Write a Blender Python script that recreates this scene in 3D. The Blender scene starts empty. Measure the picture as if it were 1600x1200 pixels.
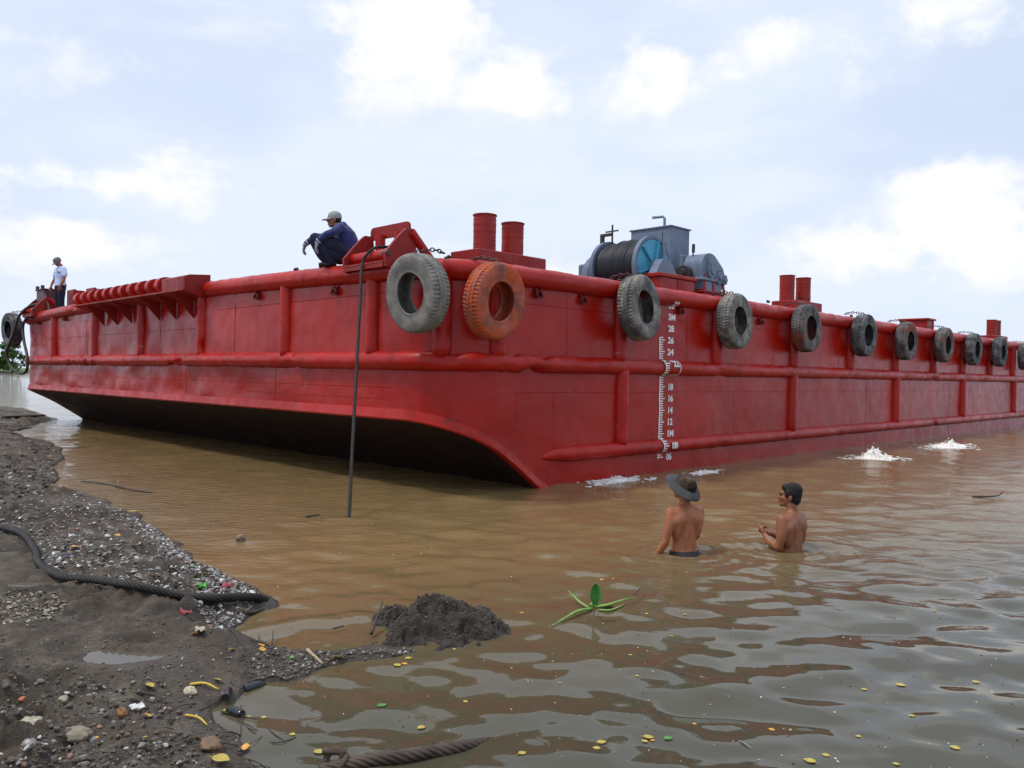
import bpy, math, random
import numpy as np
from math import sin, cos, pi, sqrt, radians, atan2
from mathutils import Vector as V, Matrix, Euler, noise as mnoise

sc = bpy.context.scene
COL = sc.collection
rnd = random.Random(7)

# ------------------------------------------------------------------ camera
F_PX, PITCH, ROLL, CAM_H = 1254.46, -0.0124, -0.0150, 1.6276
cam_d = bpy.data.cameras.new('camera')
cam = bpy.data.objects.new('camera', cam_d)
COL.objects.link(cam)
fwd = V((0, cos(PITCH), sin(PITCH)))
up0 = V((0, -sin(PITCH), cos(PITCH)))
rt0 = V((1, 0, 0))
upv = up0 * cos(ROLL) + rt0 * sin(ROLL)
rtv = rt0 * cos(ROLL) - up0 * sin(ROLL)
M = Matrix((rtv, upv, -fwd)).transposed().to_4x4()
M.translation = V((0, 0, CAM_H))
cam.matrix_world = M
cam_d.sensor_width = 36
cam_d.lens = F_PX / 1600 * 36
cam_d.clip_end = 8000
cam_d.clip_start = 0.05
sc.camera = cam
CAM = V((0, 0, CAM_H))

# ------------------------------------------------------------------ light
SUN_EL, SUN_AZ = radians(63), radians(-102)      # azimuth from +Y, clockwise
sdir = V((sin(SUN_AZ) * cos(SUN_EL), cos(SUN_AZ) * cos(SUN_EL), sin(SUN_EL)))
sun_d = bpy.data.lights.new('sun', 'SUN')
sun_d.energy = 2.1
sun_d.angle = radians(7)
sun_d.color = (1.0, 0.95, 0.87)
sun = bpy.data.objects.new('sun', sun_d)
COL.objects.link(sun)
sun.rotation_euler = sdir.to_track_quat('Z', 'Y').to_euler()
sun.location = (-20, -10, 40)

sc.view_settings.view_transform = 'Standard'
sc.view_settings.look = 'None'
sc.view_settings.gamma = 1.0
sc.view_settings.exposure = 0.10

def ray(px, py):
    a = (px - 800) / F_PX
    b = (600 - py) / F_PX
    return (fwd + rtv * a + upv * b)

# ------------------------------------------------------------------ node helpers
class NT:
    def __init__(s, tree):
        s.t = tree; s.n = tree.nodes; s.l = tree.links
    def node(s, typ, **kw):
        n = s.n.new(typ)
        ins = kw.pop('ins', {})
        for k, v in kw.items(): setattr(n, k, v)
        for k, v in ins.items():
            if hasattr(v, 'is_output') or hasattr(v, 'links'):
                s.l.new(v, n.inputs[k])
            else:
                n.inputs[k].default_value = v
        return n
    def math(s, op, a, b=0.0, clamp=False):
        n = s.node('ShaderNodeMath', operation=op, use_clamp=clamp, ins={0: a, 1: b})
        return n.outputs[0]
    def vmath(s, op, a, b=(0, 0, 0)):
        n = s.node('ShaderNodeVectorMath', operation=op, ins={0: a, 1: b})
        return n.outputs['Value'] if op in ('LENGTH', 'DOT_PRODUCT') else n.outputs[0]
    def noise(s, vec, scale, detail=4, rough=0.5, dist=0.0):
        n = s.node('ShaderNodeTexNoise', ins={'Vector': vec, 'Scale': scale, 'Detail': detail, 'Roughness': rough, 'Distortion': dist})
        return n.outputs[0]
    def ramp(s, fac, a, b, lo=0.0, hi=1.0):
        n = s.node('ShaderNodeMapRange', interpolation_type='SMOOTHSTEP', ins={'Value': fac, 'From Min': a, 'From Max': b, 'To Min': lo, 'To Max': hi})
        return n.outputs[0]
    def mix(s, fac, a, b):
        n = s.node('ShaderNodeMix', data_type='RGBA')
        for i, v in ((0, fac), (6, a), (7, b)):
            if hasattr(v, 'links'): s.l.new(v, n.inputs[i])
            else: n.inputs[i].default_value = v if i == 0 else (*v[:3], 1)
        return n.outputs[2]

# ------------------------------------------------------------------ world
w = bpy.data.worlds.new('World')
sc.world = w
w.use_nodes = True
nt = NT(w.node_tree)
for n in list(nt.n): nt.n.remove(n)
sky = nt.node('ShaderNodeTexSky', sky_type='NISHITA', sun_disc=False)
sky.sun_elevation = SUN_EL
sky.sun_rotation = SUN_AZ
sky.air_density = 1.0; sky.dust_density = 2.0; sky.ozone_density = 1.0
tc = nt.node('ShaderNodeTexCoord')
D = tc.outputs['Generated']
sep = nt.node('ShaderNodeSeparateXYZ', ins={0: D})
wz = sep.outputs[2]
n_big = nt.noise(nt.vmath('MULTIPLY', D, (1, 1, 2.6)), 2.2, 5, 0.55)
n_cl = nt.noise(nt.vmath('MULTIPLY', D, (1, 1, 1.5)), 9.0, 8, 0.58)
n_fine = nt.noise(nt.vmath('MULTIPLY', D, (1, 1, 1.3)), 26.0, 6, 0.6)
# thin veil of high haze: strong near the horizon, broken higher up
veil = nt.math('ADD', nt.math('ADD', nt.ramp(wz, 0.0, 0.55, 1.0, 0.84), nt.ramp(sep.outputs[0], 0.0, 0.6, 0.0, -0.10)), nt.ramp(n_big, 0.35, 0.68, -0.20, 0.20), clamp=True)
base = nt.mix(veil, nt.mix(0.55, sky.outputs[0], (5.2, 7.0, 10.0)), (7.55, 8.35, 9.9))
# cumulus: (px, py, radius, squash, amount)
CL = [(660, 60, .20, 1.5, .9), (780, 120, .15, 1.7, .8), (600, 150, .11, 2.0, .7), (1010, 135, .13, 1.8, .75),
      (250, 285, .16, 2.4, .7), (90, 270, .10, 2.6, .6), (1480, 330, .17, 1.6, 1.0), (1360, 390, .15, 2.2, .9), (1560, 400, .16, 2.0, .9),
      (120, 380, .16, 3.2, .8), (30, 395, .14, 3.0, .8), (1190, 70, .12, 1.8, .55), (40, 60, .18, 1.8, .55), (850, 440, .20, 3.4, .5),
      (1450, 20, .25, 2.2, .6)]
mask = None
for px, py, r, sq, am in CL:
    c = ray(px, py).normalized()
    dv = nt.vmath('MULTIPLY', nt.vmath('SUBTRACT', D, tuple(c)), (1, 1, sq))
    m = nt.ramp(nt.vmath('LENGTH', dv), 0.0, r, am, 0.0)
    mask = m if mask is None else nt.math('MAXIMUM', mask, m)
# a second, random cloud field for every other direction
mask = nt.math('MAXIMUM', mask, nt.ramp(n_big, 0.56, 0.72, 0.0, 0.62))
nn = nt.math('ADD', nt.math('MULTIPLY', nt.math('SUBTRACT', n_cl, .5), 1.9), nt.math('MULTIPLY', nt.math('SUBTRACT', n_fine, .5), 0.9))
dens = nt.ramp(nt.math('ADD', nt.math('MULTIPLY', mask, 1.15), nn), 0.32, 0.86)
wisp = nt.noise(nt.vmath('MULTIPLY', D, (1, 1, 4.5)), 4.2, 7, 0.62)
dens = nt.math('MAXIMUM', dens, nt.ramp(wisp, 0.50, 0.78, 0.0, 0.55))
shade = nt.ramp(nt.math('ADD', nt.noise(nt.vmath('MULTIPLY', D, (1, 1, 1.6)), 7.0, 6, 0.55), nt.math('MULTIPLY', mask, 0.18)), 0.42, 0.68)
ccol = nt.mix(shade, (8.4, 8.7, 9.3), (9.9, 9.85, 9.8))
full = nt.mix(nt.math('MULTIPLY', dens, 0.9), base, ccol)
# added gain on the high sky, outside the view, to brighten water glints
gain = nt.node('ShaderNodeVectorMath', operation='SCALE', ins={0: full})
nt.l.new(nt.ramp(wz, 0.44, 0.85, 1.0, 1.55), gain.inputs['Scale'])
bg = nt.node('ShaderNodeBackground', ins={'Color': gain.outputs[0], 'Strength': 0.1})
out = nt.node('ShaderNodeOutputWorld')
nt.l.new(bg.outputs[0], out.inputs[0])

# ------------------------------------------------------------------ mesh helpers
class MB:
    def __init__(s): s.v = []; s.f = []; s.m = []; s.c = []
    def add(s, vs, fs, mi=0):
        o = len(s.v); s.v += [tuple(p) for p in vs]
        for f in fs: s.f.append(tuple(o + i for i in f)); s.m.append(mi)
    def grid(s, rows, closed_u=False, closed_v=False, mi=0, flip=False):
        nr, nc = len(rows), len(rows[0]); vs = [p for r in rows for p in r]; fs = []
        for i in range(nr if closed_v else nr - 1):
            for j in range(nc if closed_u else nc - 1):
                a = i * nc + j; b = i * nc + (j + 1) % nc; c = ((i + 1) % nr) * nc + (j + 1) % nc; d = ((i + 1) % nr) * nc + j
                fs.append((d, c, b, a) if flip else (a, b, c, d))
        s.add(vs, fs, mi)
    def box(s, c, size, rot=None, bev=0.0, mi=0):
        hx, hy, hz = (k / 2 for k in size); b = min(bev, hx * .9, hy * .9, hz * .9)
        R = rot if rot is not None else Matrix.Identity(3); c = V(c)
        if b <= 0:
            vs = [c + R @ V((x * hx, y * hy, z * hz)) for z in (-1, 1) for y in (-1, 1) for x in (-1, 1)]
            s.add(vs, [(0, 2, 3, 1), (4, 5, 7, 6), (0, 1, 5, 4), (2, 6, 7, 3), (0, 4, 6, 2), (1, 3, 7, 5)], mi); return
        vs = []; idx = {}
        for z in (-1, 1):
            for y in (-1, 1):
                for x in (-1, 1):
                    for k, (ax, ay, az) in enumerate(((0, b, b), (b, 0, b), (b, b, 0))):
                        idx[(x, y, z, k)] = len(vs)
                        vs.append(c + R @ V((x * (hx - ax), y * (hy - ay), z * (hz - az))))
        fs = []
        def q(*ks): fs.append([idx[k] for k in ks])
        for sg in (-1, 1):
            q((sg, -1, -1, 0), (sg, 1, -1, 0), (sg, 1, 1, 0), (sg, -1, 1, 0))
            q((-1, sg, -1, 1), (1, sg, -1, 1), (1, sg, 1, 1), (-1, sg, 1, 1))
            q((-1, -1, sg, 2), (1, -1, sg, 2), (1, 1, sg, 2), (-1, 1, sg, 2))
        for a in (-1, 1):
            for d in (-1, 1):
                q((a, d, -1, 0), (a, d, 1, 0), (a, d, 1, 1), (a, d, -1, 1))
                q((a, -1, d, 0), (a, 1, d, 0), (a, 1, d, 2), (a, -1, d, 2))
                q((-1, a, d, 1), (1, a, d, 1), (1, a, d, 2), (-1, a, d, 2))
        for z in (-1, 1):
            for y in (-1, 1):
                for x in (-1, 1): fs.append([idx[(x, y, z, k)] for k in range(3)])
        s.add(vs, fs, mi)
    def tube(s, pts, rad, seg=12, cap=True, mi=0, disp=None, closed=False, flat=1.0):
        pts = [V(p) for p in pts]; n = len(pts)
        rr = rad if hasattr(rad, '__len__') else [rad] * n
        t0 = (pts[1] - pts[0]).normalized()
        ref = V((0, 0, 1)) if abs(t0.z) < .9 else V((0, 1, 0))
        nrm = (ref - t0 * ref.dot(t0)).normalized(); rows = []
        for i in range(n):
            if closed: t = (pts[(i + 1) % n] - pts[i - 1]).normalized()
            else: t = (pts[min(i + 1, n - 1)] - pts[max(i - 1, 0)]).normalized()
            nrm = (nrm - t * nrm.dot(t)).normalized(); bi = t.cross(nrm); row = []
            for k in range(seg):
                a = 2 * pi * k / seg; d = nrm * cos(a) * flat + bi * sin(a)
                p = pts[i] + d * rr[i]
                if disp: p = disp(p, d, i)
                row.append(p)
            rows.append(row)
        s.grid(rows, closed_u=True, closed_v=closed, mi=mi)
        if cap and not closed:
            o = len(s.v) - n * seg
            s.f.append(tuple(o + k for k in reversed(range(seg)))); s.m.append(mi)
            o2 = len(s.v) - seg
            s.f.append(tuple(o2 + k for k in range(seg))); s.m.append(mi)
    def cyl(s, a, b, r, seg=20, r2=None, mi=0):
        s.tube([a, b], [r, r if r2 is None else r2], seg, mi=mi)
    def lathe(s, prof, org=(0, 0, 0), R=None, seg=32, mi=0, closed=False, a0=0, a1=2 * pi):
        # prof: list of (radius, height along local z)
        R = R if R is not None else Matrix.Identity(3); org = V(org); rows = []
        full = abs(a1 - a0 - 2 * pi) < 1e-6
        for k in range(seg if full else seg + 1):
            a = a0 + (a1 - a0) * k / seg
            rows.append([org + R @ V((r * cos(a), r * sin(a), h)) for r, h in prof])
        s.grid(rows, closed_u=closed, closed_v=full, mi=mi)
    def prism(s, poly, ex, mi=0):
        # poly: 3D planar points, ex: extrusion vector
        n = len(poly); ex = V(ex); vs = [V(p) for p in poly] + [V(p) + ex for p in poly]
        fs = [tuple(reversed(range(n))), tuple(range(n, 2 * n))] + [(i, (i + 1) % n, n + (i + 1) % n, n + i) for i in range(n)]
        s.add(vs, fs, mi)
    def ell(s, c, r, R=None, seg=14, rings=9, mi=0):
        R = R if R is not None else Matrix.Identity(3); c = V(c)
        vs = [c + R @ V((0, 0, -r[2]))]
        for i in range(1, rings):
            t = -pi / 2 + pi * i / rings
            for k in range(seg):
                a = 2 * pi * k / seg
                vs.append(c + R @ V((r[0] * cos(t) * cos(a), r[1] * cos(t) * sin(a), r[2] * sin(t))))
        vs.append(c + R @ V((0, 0, r[2]))); fs = []
        for k in range(seg):
            fs.append((0, 1 + (k + 1) % seg, 1 + k))
            e = 1 + (rings - 2) * seg; fs.append((len(vs) - 1, e + k, e + (k + 1) % seg))
        for i in range(rings - 2):
            for k in range(seg):
                a = 1 + i * seg + k; b = 1 + i * seg + (k + 1) % seg
                fs.append((a, b, b + seg, a + seg))
        s.add(vs, fs, mi)
    def build(s, name, mats, parent=None, smooth=True, angle=35, fix=True):
        me = bpy.data.meshes.new(name)
        me.from_pydata([tuple(p) for p in s.v], [], s.f)
        for m in (mats if isinstance(mats, (list, tuple)) else [mats]): me.materials.append(m)
        me.polygons.foreach_set('material_index', s.m)
        if smooth:
            me.polygons.foreach_set('use_smooth', [True] * len(s.f))
        me.update()
        if fix:
            import bmesh
            bm = bmesh.new(); bm.from_mesh(me); bmesh.ops.recalc_face_normals(bm, faces=bm.faces); bm.to_mesh(me); bm.free()
        if smooth and angle < 180:
            try: me.set_sharp_from_angle(angle=radians(angle))
            except Exception: pass
        o = bpy.data.objects.new(name, me); COL.objects.link(o)
        if parent: o.parent = parent
        return o

def tag(o, label=None, cat=None, group=None, kind=None):
    if label: o['label'] = label
    if cat: o['category'] = cat
    if group: o['group'] = group
    if kind: o['kind'] = kind
    return o

def empty(name, loc=(0, 0, 0), rot=(0, 0, 0)):
    o = bpy.data.objects.new(name, None); COL.objects.link(o)
    o.empty_display_size = .2
    o.location = loc; o.rotation_euler = rot
    return o

def copy_tree(o, parent=None):
    c = o.copy(); COL.objects.link(c)
    if parent: c.parent = parent
    for ch in list(o.children): copy_tree(ch, c)
    return c

def remesh(mb, voxel, name, mat, parent=None, smooth=4, fac=.5, melt=None):
    o = mb.build(name, mat, None, True, 180)
    m = o.modifiers.new('r', 'REMESH'); m.mode = 'VOXEL'; m.voxel_size = voxel; m.use_smooth_shade = True
    if smooth:
        k = o.modifiers.new('s', 'SMOOTH'); k.factor = fac; k.iterations = smooth
    bpy.context.view_layer.update()
    dg = bpy.context.evaluated_depsgraph_get()
    me = bpy.data.meshes.new_from_object(o.evaluated_get(dg))
    o.modifiers.clear(); old = o.data; o.data = me; bpy.data.meshes.remove(old); me.name = name
    if len(me.materials) == 0: me.materials.append(mat)
    if melt:                                        # blend the muscles into one surface away from the head and hands
        n = len(me.vertices); co = np.empty(n * 3); me.vertices.foreach_get('co', co); co = co.reshape(-1, 3)
        ed = np.empty(len(me.edges) * 2, int); me.edges.foreach_get('vertices', ed); ed = ed.reshape(-1, 2)
        wgt = melt(co)[:, None]; deg = np.bincount(ed.ravel(), minlength=n)[:, None]
        for _ in range(26):
            acc = np.zeros_like(co)
            for k in range(3):
                acc[:, k] = np.bincount(ed[:, 0], co[ed[:, 1], k], n) + np.bincount(ed[:, 1], co[ed[:, 0], k], n)
            co = co + wgt * .6 * (acc / np.maximum(deg, 1) - co)
        me.vertices.foreach_set('co', co.ravel()); me.update()
    me.polygons.foreach_set('use_smooth', [True] * len(me.polygons))
    if parent: o.parent = parent
    return o

# numpy value noise ------------------------------------------------------------
_rs = np.random.RandomState(3); _T = _rs.rand(512, 512)
def vn(x, y):
    xi = np.floor(x).astype(int); yi = np.floor(y).astype(int); fx = x - xi; fy = y - yi
    fx = fx * fx * fx * (fx * (fx * 6 - 15) + 10); fy = fy * fy * fy * (fy * (fy * 6 - 15) + 10)
    a = _T[xi % 512, yi % 512]; b = _T[(xi + 1) % 512, yi % 512]; c = _T[xi % 512, (yi + 1) % 512]; d = _T[(xi + 1) % 512, (yi + 1) % 512]
    return (a * (1 - fx) + b * fx) * (1 - fy) + (c * (1 - fx) + d * fx) * fy
def fbm(x, y, sc_, oct_=4, gain=.5):
    s = 0; a = 1; t = 0
    for k in range(oct_):
        co, si = cos(.7 * k + .3), sin(.7 * k + .3)
        s = s + a * vn((x * co - y * si) * sc_ + 17.3 * k, (x * si + y * co) * sc_ + 9.1 * k); t += a; a *= gain; sc_ *= 2.03
    return s / t

# ------------------------------------------------------------------ materials
def mat(name):
    m = bpy.data.materials.new(name); m.use_nodes = True
    t = NT(m.node_tree); b = t.n['Principled BSDF']
    return m, t, b
def setin(t, b, **kw):
    nm = {'col': 'Base Color', 'rough': 'Roughness', 'metal': 'Metallic', 'spec': 'Specular IOR Level', 'ior': 'IOR', 'normal': 'Normal', 'coat': 'Coat Weight', 'coatr': 'Coat Roughness', 'sss': 'Subsurface Weight', 'sheen': 'Sheen Weight'}
    for k, v in kw.items():
        s = b.inputs[nm[k]]
        if hasattr(v, 'links'): t.l.new(v, s)
        else: s.default_value = (*v, 1) if k == 'col' else v
def bump(t, h, strength, dist, prev=None):
    ins = {'Strength': strength, 'Distance': dist, 'Height': h}
    if prev is not None: ins['Normal'] = prev
    return t.node('ShaderNodeBump', ins=ins).outputs[0]

def painted(name, c1, c2, rough=.34, peel=.004, rust=.0, rough_var=.18, dirt=None, wave=.0, scuff=0.0):
    m, t, b = mat(name); P = t.node('ShaderNodeTexCoord').outputs['Object']
    n1 = t.noise(P, .55, 5, .6); n2 = t.noise(P, 3.2, 6, .62); n3 = t.noise(P, 38, 4, .55)
    col = t.mix(t.ramp(n1, .36, .66), c1, c2)
    col = t.mix(t.ramp(n2, .52, .78, 0, .45), col, tuple(k * .55 for k in c1))
    sp = t.node('ShaderNodeSeparateXYZ', ins={0: P})
    # vertical streaks of runs and dirt
    st = t.noise(t.vmath('MULTIPLY', P, (5.5, 5.5, .35)), 1.6, 5, .6)
    col = t.mix(t.ramp(st, .56, .80, 0, .35), col, dirt or tuple(k * .6 for k in c2))
    if rust > 0:
        r = t.noise(P, 6.5, 8, .68)
        col = t.mix(t.ramp(r, .70 - rust, .78 - rust, 0, .7), col, (.10, .035, .02))
    if scuff:
        sc1 = t.noise(t.vmath('MULTIPLY', P, (1.0, 1.0, 2.6)), 2.4, 8, .72)
        col = t.mix(t.ramp(sc1, .63, .70, 0, scuff * .75), col, (.44, .17, .14))
        sc2 = t.noise(t.vmath('MULTIPLY', P, (1.6, 1.6, .8)), 5.5, 7, .75)
        col = t.mix(t.ramp(sc2, .67, .72, 0, .8), col, (.075, .045, .038))
    ro = t.math('ADD', t.ramp(n2, .3, .7, rough - rough_var * .5, rough + rough_var), t.math('MULTIPLY', n3, .05))
    nb = bump(t, n3, .5, peel)
    nb = bump(t, n2, .6, .012, nb)
    if wave: nb = bump(t, t.noise(P, 1.4, 2, .5), .8, wave, nb)
    setin(t, b, col=col, rough=ro, normal=nb, spec=.28)
    return m

RED = painted('red_hull_paint', (.275, .0055, .0016), (.345, .0088, .0028), .25, .003, .085, .09, wave=.028, scuff=.5)
RED_T = painted('red_fender_paint', (.30, .0062, .0020), (.39, .0100, .0040), .28, .010, .10, .18, scuff=.8)
RED_D = painted('red_deck_paint', (.21, .010, .007), (.28, .015, .010), .40, .014, .08)
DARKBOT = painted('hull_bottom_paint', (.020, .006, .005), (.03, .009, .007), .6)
GREY_P = painted('grey_machine_paint', (.10, .135, .19), (.145, .185, .25), .42, .003, .07, dirt=(.10, .10, .10))
BLUE_P = painted('worn_blue_paint', (.05, .26, .38), (.07, .34, .46), .45, .004, .12)
WHITE_M = painted('white_marking_paint', (.72, .71, .68), (.80, .79, .77), .5, .002, -.1, dirt=(.62, .5, .46))

def simple(name, c1, c2, sc_=6, rough=.7, bd=.01, bs=30, spec=.4, metal=0.0, sss=0.0, sheen=0.0):
    m, t, b = mat(name); P = t.node('ShaderNodeTexCoord').outputs['Object']
    n = t.noise(P, sc_, 6, .6); h = t.noise(P, bs, 5, .6)
    setin(t, b, col=t.mix(t.ramp(n, .32, .68), c1, c2), rough=rough, normal=bump(t, h, .6, bd), spec=spec, metal=metal, sheen=sheen)
    if sss: b.inputs['Subsurface Weight'].default_value = sss; b.inputs['Subsurface Radius'].default_value = (.02, .008, .004)
    return m
ROPE_M = simple('greasy_wire_rope', (.010, .009, .008), (.028, .023, .019), 12, .62, .003, 90, .3)
ROPE_B = simple('rusty_wire_rope', (.035, .022, .015), (.07, .045, .03), 12, .6, .004, 90)
CHAIN_M = simple('rusty_chain_steel', (.05, .02, .016), (.09, .035, .03), 14, .6, .002, 80)
BLACKHOLE = simple('dark_steel', (.02, .017, .016), (.04, .03, .028), 8, .6)
GREASE = simple('greasy_drum_cable', (.005, .006, .010), (.012, .013, .020), 9, .5, .004, 60, .35)

def tyre_mat(name, dust, rub, paint=None, amt=.5, lo=.40, hi=.62):
    m, t, b = mat(name); P = t.node('ShaderNodeTexCoord').outputs['Object']
    rd = t.node('ShaderNodeObjectInfo').outputs['Random']
    off = t.node('ShaderNodeCombineXYZ', ins={0: t.math('MULTIPLY', rd, 37.), 1: t.math('MULTIPLY', rd, 11.), 2: 0.0}).outputs[0]
    Q = t.vmath('ADD', P, off)
    n = t.noise(Q, 4.5, 7, .66); f = t.noise(Q, 55, 5, .6)
    col = t.mix(t.ramp(n, lo, hi), rub, dust)
    col = t.mix(t.ramp(t.noise(Q, 16, 6, .7), .52, .72, 0, .6), col, rub)
    if paint:
        pn = t.noise(Q, 1.9, 6, .62)
        col = t.mix(t.ramp(pn, .62 - amt * .35, .74 - amt * .35, 0, .95), col, t.mix(t.ramp(f, .4, .7), paint, tuple(k * .6 for k in paint)))
    setin(t, b, col=col, rough=.85, normal=bump(t, f, .7, .006), spec=.25)
    return m
EYE_RED = simple('dark_red_painted_steel', (.10, .008, .007), (.16, .015, .012), 14, .5, .002, 80)
TY_GREY = tyre_mat('dusty_grey_rubber', (.26, .24, .21), (.12, .112, .10), None, 0, .34, .75)
TY_DARK = tyre_mat('worn_dark_rubber', (.15, .15, .15), (.045, .045, .047))
TY_ORANGE = tyre_mat('orange_painted_rubber', (.40, .10, .06), (.16, .06, .045), (.46, .085, .025), .55)
TY_MIX = tyre_mat('rubber_with_orange_paint', (.16, .14, .13), (.06, .055, .055), (.22, .065, .04), .25)
TY_MUD = tyre_mat('mud_caked_rubber', (.27, .25, .205), (.075, .072, .070), None, 0, .38, .66)

# skin / clothes
def skin(name, c1, c2):
    m, t, b = mat(name); P = t.node('ShaderNodeTexCoord').outputs['Object']
    n = t.noise(P, 9, 5, .6); h = t.noise(P, 45, 4, .6)
    setin(t, b, col=t.mix(t.ramp(n, .3, .7), c1, c2), rough=.48, normal=bump(t, h, .35, .004), spec=.32)
    b.inputs['Subsurface Weight'].default_value = .12; b.inputs['Subsurface Radius'].default_value = (.02, .007, .004); b.inputs['Subsurface Scale'].default_value = .5
    return m
SKIN = skin('tanned_skin', (.26, .086, .036), (.36, .135, .065))
SKIN2 = skin('brown_skin', (.20, .074, .035), (.28, .11, .056))
HAIR = simple('black_hair', (.006, .006, .006), (.014, .012, .012), 40, .7, .012, 90, .25)
CLOTH_NAVY = simple('navy_cloth', (.024, .028, .10), (.034, .04, .135), 12, .9, .008, 22, .2, sheen=.2)
CLOTH_DARK = simple('dark_trouser_cloth', (.014, .015, .032), (.024, .025, .048), 12, .9, .006, 26, .2)
CLOTH_BLACK = simple('wet_black_cloth', (.008, .008, .009), (.016, .016, .018), 12, .6, .006, 26, .3)
CLOTH_SHIRT = simple('pale_blue_shirt_cloth', (.46, .55, .78), (.58, .66, .86), 9, .9, .006, 24, .2)
CLOTH_GLOVE = simple('grey_glove_cloth', (.17, .19, .25), (.24, .26, .33), 18, .95, .004, 60, .2)
CLOTH_CAP = simple('grey_cap_cloth', (.22, .23, .21), (.29, .30, .28), 14, .9, .003, 70, .2)
CLOTH_CAP2 = simple('dark_grey_cap_cloth', (.12, .125, .12), (.18, .185, .18), 14, .9, .003, 70, .2)
CLOTH_HAT = simple('grey_hat_cloth', (.045, .044, .045), (.065, .063, .063), 10, .9, .003, 60, .2)
CLOTH_CAMO = simple('brown_camouflage_cloth', (.03, .02, .015), (.10, .066, .05), 16, .9, .003, 60, .2)
WHITE_CLOTH = simple('off_white_cloth', (.6, .58, .55), (.7, .68, .66), 10, .9)
EYE_W = simple('eye_surface', (.03, .02, .018), (.05, .03, .025), 10, .3)
LIP = simple('lip_skin', (.17, .06, .05), (.2, .075, .06), 10, .5)

# ------------------------------------------------------------------ shoreline and terrain
def gpt(px, py, z=0.0):
    d = ray(px, py); k = (z - CAM_H) / d.z
    p = CAM + d * k
    return p
SH = [(-160, 628), (-60, 632), (0, 637), (30, 640), (62, 646), (88, 656), (55, 664), (20, 675), (50, 686), (80, 692), (97, 702), (100, 717), (85, 727), (92, 740), (95, 750), (72, 760), (125, 772), (180, 782), (175, 792), (222, 807), (226, 820), (250, 830), (285, 852), (300, 872), (350, 900), (400, 922), (425, 938), (440, 946), (402, 958), (380, 970), (370, 984), (405, 1005), (480, 1021), (530, 1019), (590, 1010), (625, 1012), (652, 1012), (657, 1022), (618, 1033), (545, 1035), (505, 1047), (452, 1066), (400, 1073), (372, 1095), (332, 1107), (340, 1135), (367, 1148), (402, 1172), (385, 1182), (420, 1206), (440, 1290), (520, 1420)]
shore = [gpt(a, b) for a, b in SH]
poly = [(-90, 62), (-42, 52)] + [(p.x, p.y) for p in shore] + [(.2, 1.9), (1.5, 1.2), (5, .4), (9, -6), (-90, -6)]
PA = np.array(poly)
def sdist(x, y):
    x = np.asarray(x, float); y = np.asarray(y, float)
    best = np.full(x.shape, 1e9); inside = np.zeros(x.shape, bool); n = len(PA)
    for i in range(n):
        ax, ay = PA[i]; bx, by = PA[(i + 1) % n]; ex, ey = bx - ax, by - ay
        t = np.clip(((x - ax) * ex + (y - ay) * ey) / (ex * ex + ey * ey), 0, 1)
        best = np.minimum(best, (x - ax - t * ex) ** 2 + (y - ay - t * ey) ** 2)
        if abs(ey) > 1e-12:
            c = ((ay > y) != (by > y)) & (x < (bx - ax) * (y - ay) / ey + ax); inside ^= c
    d = np.sqrt(best)
    return np.where(inside, d, -d)
pud = [(gpt(190, 1023, .13), .24, .15), (gpt(42, 915, .13), .22, .13), (gpt(235, 1010, .12), .12, .05)]
def height(x, y):
    x = np.asarray(x, float); y = np.asarray(y, float)
    d = sdist(x, y) + (fbm(x, y, 3.0, 3) - .5) * .10 * np.clip(np.hypot(x, y) / 6, .5, 2)
    land = .018 + .10 * (1 - np.exp(-np.maximum(d, 0) / .45)) + .030 * np.minimum(np.maximum(d, 0), 6)
    r = np.hypot(x, y)
    sm = fbm(x, y, .9, 4) - .5
    smooth = np.clip((fbm(x, y, .55, 2) - .50) * 6, 0, 1)            # trampled flat patches
    smooth = np.maximum(smooth * .75, np.exp(-(((x + 2.3) / 1.0) ** 2 + ((y - 4.5) / .55) ** 2) ** 2) * .9)
    clod = fbm(x, y, 7, 5, .58) - .45
    rid = 1 - np.abs(fbm(x, y, 4.5, 4, .55) * 2 - 1) * 2.2
    ramp_in = np.clip(d / .35, .12, 1)
    near = np.clip(1.35 - (y - 3.0) * .32, .45, 1.3)
    h = land + ramp_in * (.10 * sm + (1 - smooth) * near * (.30 * clod + .035 * rid + .07 * np.clip((fbm(x + 3, y, 8, 3) - .5) * 6, -.5, .6) + .07 * (fbm(x, y, 24, 4, .6) - .5)) + smooth * (.05 * clod + .035 * (fbm(x, y, 22, 4, .6) - .5)))
    sea = -.03 + np.maximum(d, -7) * .22 - np.where(d < -2, (np.minimum(d, 0) + 2) * -.15, 0)
    k = np.clip((d + .03) / .06, 0, 1)
    h = sea * (1 - k) + np.maximum(h, .006) * k
    for p, a, b in pud:
        q = ((x - p.x) / a) ** 2 + ((y - p.y) / b) ** 2
        tgt = p.z - .03 + .034 * np.clip(q, 0, 3) + .02 * (fbm(x, y, 9, 3) - .5)
        wgt = np.exp(-q * q * .08)
        h = h * (1 - wgt) + tgt * wgt
    return h
def on_ground(px, py):
    d = ray(px, py); z = .08
    for _ in range(12):
        k = (z - CAM_H) / d.z; p = CAM + d * k
        z = z * .4 + .6 * float(height(np.array([p.x]), np.array([p.y]))[0])
    k = (z - CAM_H) / d.z; p = CAM + d * k
    p.z = float(height(np.array([p.x]), np.array([p.y]))[0])
    return p
def polar(r0, r1, nr, a0, a1, na, extra=None):
    r = np.exp(np.linspace(math.log(r0), math.log(r1), nr))
    if extra is not None: r = np.r_[r, extra]
    a = np.radians(np.linspace(a0, a1, na))
    R, A = np.meshgrid(r, a, indexing='ij')
    return R * np.sin(A), R * np.cos(A)
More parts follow.
